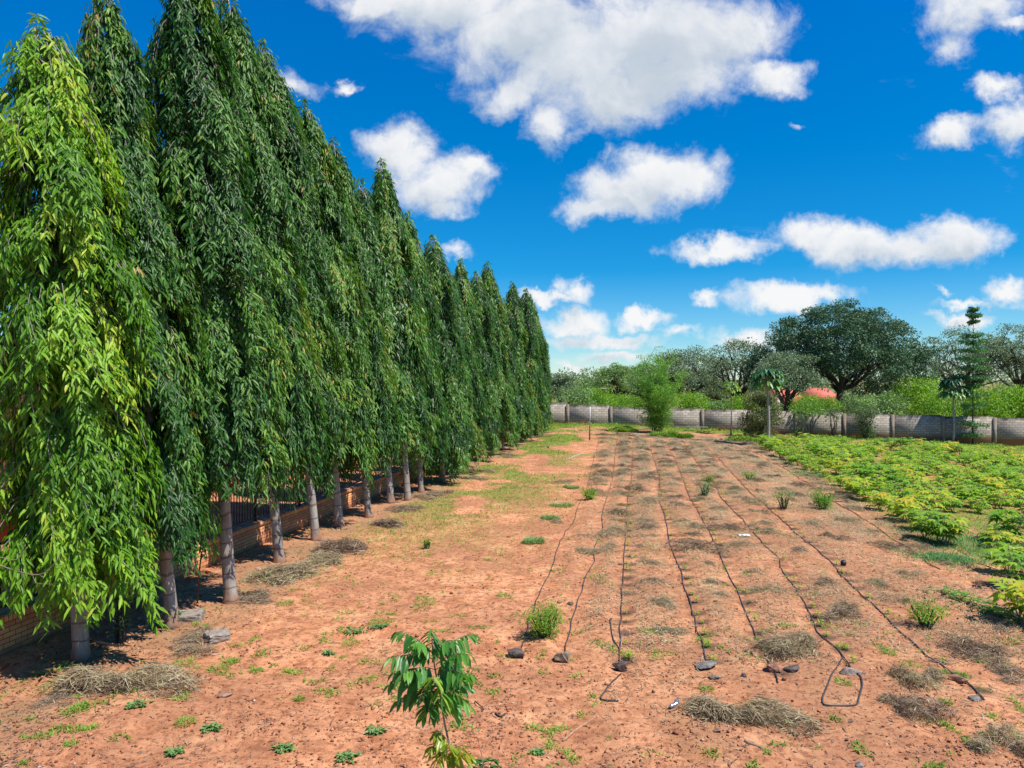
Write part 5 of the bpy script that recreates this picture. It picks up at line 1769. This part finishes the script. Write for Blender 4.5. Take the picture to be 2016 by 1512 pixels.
def tuft(px, py, w, label, seed, mt='grass', n=90, hgt=.10, bw=.010):
    x, y, z = gp(px, py)
    r = np.random.default_rng(seed)
    global RNG
    RNG = r
    mb = MB()
    R_ = w / 2 / F * y
    a = r.uniform(0, 6.28, n); rr = np.sqrt(r.uniform(0, 1, n)) * R_ * .7
    X, Y = np.cos(a) * rr, np.sin(a) * rr
    zz = gh(x + X, y + Y) - z - .008
    blades(mb, X, Y, zz, r.uniform(.6, 1.5, n) * hgt, r.uniform(.7, 1.3, n) * bw, r.uniform(.3, 1.7, n), r.uniform(.2, 1, n), az=a + r.normal(0, .9, n))
    link('grass_tuft', mb.mesh('grass_tuft', M[mt]), None, (x, y, z), label, 'grass tuft', 'single grass tufts on the bare soil')


TUFTS = [(562, 1188, 46, 'grass tuft right of the leaning scarred trunk'), (835, 1190, 66, 'broad flat grass tuft in the middle of the bare soil'), (505, 1316, 32, 'upright grass tuft right of the pale concrete block'),
         (365, 1420, 50, 'grass tuft below the widest straw heap'), (155, 1392, 44, 'grass tuft growing at the front of the widest straw heap'), (990, 1172, 26, 'small grass tuft left of the leftmost hose'),
         (430, 1312, 60, 'grass tuft in front of the pale concrete block'), (365, 1300, 56, 'grass tuft left of the one by the pale concrete block'), (455, 1295, 50, 'grass tuft just right of the pale concrete block'), (570, 1312, 20, 'tiny grass tuft right of the upright one'),
         (395, 1228, 40, 'grass between the second and third trunks'), (1392, 1356, 30, 'bright weed tuft at the top of the big straw heap'), (1660, 1345, 40, 'grass tuft inside the hose loop'), (1790, 1342, 40, 'grass tuft left of the pale strawed heap'),
         (1862, 1385, 30, 'grass tuft left of the last grey stone'), (1893, 1330, 30, 'pale green tuft right of the last hose'), (1860, 1325, 18, 'tiny tuft left of the last hose end'), (1655, 1275, 26, 'tuft right of the sixth hose bend'), (1752, 1290, 30, 'tuft pair between the last two hoses'),
         (590, 1372, 20, 'small weed in open soil left of the sapling'), (770, 1205, 22, 'little upright weed right of the trees'), (745, 1225, 60, 'thin spreading grass up left of the sapling'), (690, 1260, 50, 'sparse grass left of the sapling'),
         (960, 1100, 22, 'small tuft in the middle distance soil'), (1545, 1235, 30, 'weed tuft at the left of the fifth strip straw heap'), (865, 1020, 34, 'tuft right of the far straw heaps'), (965, 970, 60, 'broad tuft in the middle distance')]
for k, (px, py, w, lb) in enumerate(TUFTS):
    tuft(px, py, w, lb, 1000 + k, 'grass', int(50 + w * 2.2), .085)
for k, (px, py, w, lb) in enumerate([(1050, 1066, 54, 'soft green weed patch left of the leftmost hose'), (1106, 996, 66, 'larger soft green weed patch left of the leftmost hose, farther back'), (1084, 1020, 44, 'grey green weed patch touching the larger one on its left'),
                                     (1125, 958, 40, 'grey green weed patch beyond the larger one left of the leftmost hose')]):
    tuft(px, py, w, lb, 1050 + k, 'pale_leaf', 900, .16, .014)


def rosette(px, py, w, label, seed):
    """flat creeping weed with small round leaves"""
    x, y, z = gp(px, py)
    r = np.random.default_rng(seed)
    mb = MB()
    R_ = w / 2 / F * y
    n = 110
    a = r.uniform(0, 6.28, n); rr = r.uniform(0, 1, n) ** .8 * R_ * (.75 + .45 * np.sin(a * 2 + seed) * np.sin(a * 3 + seed * 2))
    X, Y = np.cos(a) * rr, np.sin(a) * rr * .9
    Zz = gh(x + X, y + Y) - z + r.uniform(.005, .04, n)
    D = np.stack([np.cos(a), np.sin(a), r.uniform(-.1, .3, n)], -1)
    leaves(mb, np.stack([X, Y, Zz], -1), D, np.tile([0, 0, 1.0], (n, 1)) + r.normal(0, .25, (n, 3)), r.uniform(.03, .06, n), r.uniform(.025, .045, n), r.uniform(0, 1, n), .1, True)
    link('creeping_plant', mb.mesh('creeping_plant', M['shrub_creep']), None, (x, y, z), label, 'weed', 'flat creeping weeds on the bare soil')


M['shrub_creep'] = leafmat('creeping_weed_leaf', [(0, (0.07, 0.17, 0.05)), (1, (0.26, 0.40, 0.12))], .45, .4, .2)
for k, (px, py, w, lb) in enumerate([(680, 1490, 44, 'creeping weed at the bottom edge left of the sapling'), (560, 1472, 46, 'creeping weed near the bottom, left of the one at the edge'), (420, 1433, 42, 'creeping weed below the widest straw heap, right of the grass tuft'),
                                     (700, 1240, 56, 'creeping weed in the open soil up left of the sapling'), (745, 1235, 40, 'second creeping weed beside the open soil one'), (738, 1442, 40, 'creeping weed left of the sapling stem'),
                                     (268, 1388, 50, 'creeping weed at the front right of the widest straw heap'), (645, 1280, 24, 'small creeping weed left of the open soil ones'), (1060, 1480, 22, 'tiny creeping weed at the bottom right of the sapling'), (345, 1478, 40, 'creeping weed near the bottom left')]):
    rosette(px, py, w, lb, 1100 + k)

# seedlings along the hoses
mb = MB(); RNG = np.random.default_rng(15)
for k in range(9):
    a = k * 2.399
    lobed(mb, np.array([math.cos(a) * .03, math.sin(a) * .03, .03 + .012 * k]), np.array([math.cos(a), math.sin(a), .2]), RNG.uniform(.03, .05), RNG.uniform(.2, .9), .3)
tube(mb, [(0, 0, -.02), (0, 0, .12)], .004, 4, .3)
SD = mb.mesh('seedling', M['crop_leaf'])
ks = {}
hn = {2: 'third', 3: 'fourth', 4: 'fifth', 5: 'sixth', 6: 'seventh'}
for (x, y, k) in spots:
    if y > 36 or y < 11 or RNG.uniform() < .35: continue
    ks[k] = ks.get(k, 0) + 1
    X, Y = x + RNG.normal(0, .03), y + RNG.normal(0, .05)
    o = link('seedling', SD, None, (X, Y, gz(X, Y)), 'tiny green seedling, %s from the front beside the %s hose' % (nth(ks[k] - 1), hn[k]), 'seedling', 'seedlings growing beside the drip hoses')
    s = RNG.uniform(.5, 1.15)
    o.scale = (s, s, s); o.rotation_euler = (0, 0, RNG.uniform(0, 6.28))

# ------------------------------------------------------------------ foreground sapling
RNG = np.random.default_rng(42)


def bigleaf(mb, P, D, N, L, W, rnd, bend=.3):
    """broad leaf with eight segments along the midrib, folded and wavy"""
    D = D / np.linalg.norm(D); side = np.cross(D, N); side /= np.linalg.norm(side); up = np.cross(side, D)
    t = np.linspace(0, 1, 8)
    wd = W * .5 * np.sin(np.clip(t * 1.02, 0, 1) * PI) ** .62
    wd[0] = W * .03; wd[-1] = 0.001
    c = P + D * (t * L)[:, None] + np.array([0, 0, -1.0]) * (bend * L * t ** 2)[:, None]
    wav = up * (.05 * W * np.sin(t * 14 + rnd * 9))[:, None]
    Lf = c - side * wd[:, None] + up * (wd * .35)[:, None] + wav
    Rt = c + side * wd[:, None] + up * (wd * .35)[:, None] - wav
    v = np.concatenate([c, Lf, Rt])
    i = np.arange(7)
    q = np.concatenate([np.stack([i, i + 1, i + 9, i + 8], -1), np.stack([i, i + 16, i + 17, i + 1], -1)])
    mb.add(v, q, None, rnd)


sd_ = 7.6
sx = xat(893, sd_)
sap = empty('sapling', (sx, sd_, gz(sx, sd_)), 'young sapling with drooping glossy leaf sprays on a thin stem at the bottom centre', 'sapling')
zb = gz(sx, sd_)
st, fo, yo = MB(), MB(), MB()
stem_px = [(915, 1600), (905, 1530), (890, 1490), (880, 1450), (872, 1410), (866, 1370), (858, 1330), (852, 1290), (850, 1255)]
SP = np.array([(xat(a, sd_) - sx, 0, zat(b, sd_) - zb) for a, b in stem_px])
SP[0, 2] = min(SP[0, 2], -.03)
SP = spline(SP, 4)
tube(st, SP, np.linspace(.013, .006, len(SP)), 8)


def spray(root, tip, n, leafL, m, dropf=.25, tone=.4):
    """leafy branch: arching midrib with two rows of hanging leaves"""
    root, tip = np.asarray(root, float), np.asarray(tip, float)
    L = np.linalg.norm(tip - root)
    t = np.linspace(0, 1, 8)[:, None]
    pts = root + (tip - root) * t + np.array([0, 0, 1.0]) * (t * (1 - t) * 4 * dropf * L)
    tube(st, pts, np.linspace(.005, .0025, 8), 5, cap=False)
    ax = (tip - root) / L
    hd = np.array([ax[0], ax[1], 0]); hd /= max(np.linalg.norm(hd), .01)
    sd = np.array([-hd[1], hd[0], 0])
    n = int(n * 1.5)
    for k in range(n):
        f = .14 + .86 * k / max(1, n - 1)
        p = np.array([np.interp(f, t[:, 0], pts[:, i]) for i in range(3)])
        s = 1 if k % 2 else -1
        if k == n - 1:
            D = hd * .8 + np.array([0, 0, -.8])
        else:
            D = sd * s * RNG.uniform(.35, .75) + hd * RNG.uniform(.15, .55) + np.array([0, 0, -1.0]) * RNG.uniform(.0, .8)
        N = np.array([0, 0, 1.0]) + sd * s * .9 + RNG.normal(0, .15, 3)
        l = leafL * .86 * (.7 + .5 * math.sin(f * PI)) * RNG.uniform(.8, 1.15)
        bigleaf(m, p, D, N, l, l * .30, float(np.clip(tone + RNG.normal(0, .17), 0, 1)), RNG.uniform(.1, .4))


def W(px, py, dy=0.0):
    return np.array([xat(px, sd_ + dy) - sx, dy, zat(py, sd_ + dy) - zb])


for (rx, ry, tx, ty, dy, n, lf, ton) in [
        (852, 1290, 848, 1240, -.05, 12, .17, .3), (853, 1290, 780, 1245, .10, 13, .15, .35), (855, 1295, 935, 1250, .08, 13, .15, .3), (853, 1300, 765, 1300, -.12, 13, .17, .25),
        (858, 1310, 925, 1290, -.10, 12, .17, .4), (855, 1320, 790, 1330, -.22, 12, .19, .35), (860, 1330, 915, 1330, -.22, 12, .18, .3), (862, 1345, 765, 1350, -.05, 12, .18, .25),
        (862, 1345, 850, 1340, -.32, 13, .18, .75), (864, 1350, 920, 1355, .15, 11, .17, .3), (866, 1365, 900, 1370, -.22, 9, .16, .6), (866, 1365, 820, 1375, -.20, 10, .18, .2),
        (855, 1300, 880, 1262, .25, 12, .16, .3), (855, 1305, 810, 1275, .25, 12, .16, .3), (864, 1355, 840, 1365, .22, 10, .17, .2), (864, 1360, 780, 1385, -.1, 11, .17, .3), (866, 1370, 925, 1392, .0, 10, .16, .55), (860, 1340, 800, 1345, .2, 12, .17, .3), (858, 1320, 900, 1315, .2, 12, .17, .35), (864, 1355, 870, 1375, -.35, 10, .18, .5), (868, 1385, 830, 1405, -.15, 10, .19, .3), (868, 1385, 900, 1400, .05, 9, .18, .6), (868, 1380, 850, 1400, -.3, 9, .19, .4), (862, 1345, 775, 1325, .1, 12, .17, .3), (862, 1345, 930, 1330, -.05, 12, .17, .4), (850, 1285, 900, 1262, -.15, 10, .15, .4), (852, 1290, 815, 1262, -.12, 10, .15, .45)]:
    zr = np.interp(ry, [1255, 1600], [0, 1])
    spray(W(rx, ry), W(tx, ty, dy), n, lf, fo, .12, ton)
for (rx, ry, tx, ty, dy, n, lf) in [(884, 1470, 858, 1440, -.05, 9, .17), (884, 1475, 845, 1475, -.1, 9, .17), (886, 1480, 912, 1478, -.15, 8, .17), (888, 1490, 860, 1498, -.2, 9, .18), (888, 1495, 925, 1490, .05, 7, .17), (886, 1485, 880, 1470, -.25, 9, .17)]:
    spray(W(rx, ry), W(tx, ty, dy), n, lf, yo, .15, .45)
link('stem', st.mesh('sapling_stem', M['wood_grey'], True), sap)
link('foliage', fo.mesh('sapling_foliage', M['sapling_leaf']), sap)
link('yellow_foliage', yo.mesh('sapling_yellow_foliage', M['sapling_yellow']), sap, label='yellowing lower leaves')
# low dark plant with a red shoot beside it
dx, dd = xat(955, 7.9), 7.9
lo = empty('low_plant', (dx, dd, gz(dx, dd)), 'low dark green plant with a red young shoot right of the sapling stem', 'plant')
st, fo, re = MB(), MB(), MB()
for k in range(26):
    a = k * 2.399; r_ = RNG.uniform(.03, .14)
    p = np.array([math.cos(a) * r_ + .0, math.sin(a) * r_, RNG.uniform(.18, .42)])
    tube(st, [(0, 0, 0), p], [.005, .002], 4, cap=False)
    for j in range(3):
        b_ = a + RNG.normal(0, .8)
        bigleaf(fo, p, np.array([math.cos(b_), math.sin(b_), RNG.uniform(-.6, .2)]), np.array([0, 0, 1.0]), RNG.uniform(.08, .12), .045, RNG.uniform(0, .6), .3)
tube(st, [(0, 0, 0), (-.03, 0, .4), (-.08, 0, .62)], [.006, .004, .003], 5, cap=False)
for k in range(6):
    a = k * 2.4
    bigleaf(re, np.array([-.06 - .01 * k * .5, 0, .48 + .035 * k]), np.array([math.cos(a), math.sin(a) * .6, -.3 + .25 * k * .5]), np.array([0, 0, 1.0]), .07, .022, RNG.uniform(0, 1), .2)
link('stems', st.mesh('low_plant_stems', M['twig']), lo); link('foliage', fo.mesh('low_plant_leaves', M['sapling_leaf']), lo); link('red_shoot', re.mesh('low_plant_red', M['red_leaf']), lo, label='red young shoot')

# bare branch hanging at the left edge
mb = MB()
dB = 10.6
Q = lambda a, b: (xat(a, dB), dB, zat(b, dB))
for pts, r0 in (([Q(-60, 1085), Q(10, 1118), Q(75, 1132), Q(110, 1105), Q(118, 1088)], .010), ([Q(75, 1132), Q(85, 1138)], .006), ([Q(62, 1130), Q(70, 1148), Q(102, 1151)], .005), ([Q(-60, 1085), Q(0, 1098), Q(30, 1102), Q(52, 1078)], .008)):
    tube(mb, spline(np.array(pts), 5), np.linspace(r0, r0 * .5, (len(pts) - 1) * 5 + 1), 5)
tube(mb, spline(np.array([Q(-60, 1085), (xat(-160, dB), dB, .9), (xat(-190, dB), dB, -.05)]), 6), .02, 6)
link('bare_branch', mb.mesh('bare_branch', M['wood_grey'], True), None, None, 'thin pale bare branch reaching in from the left edge over the railing', 'branch')
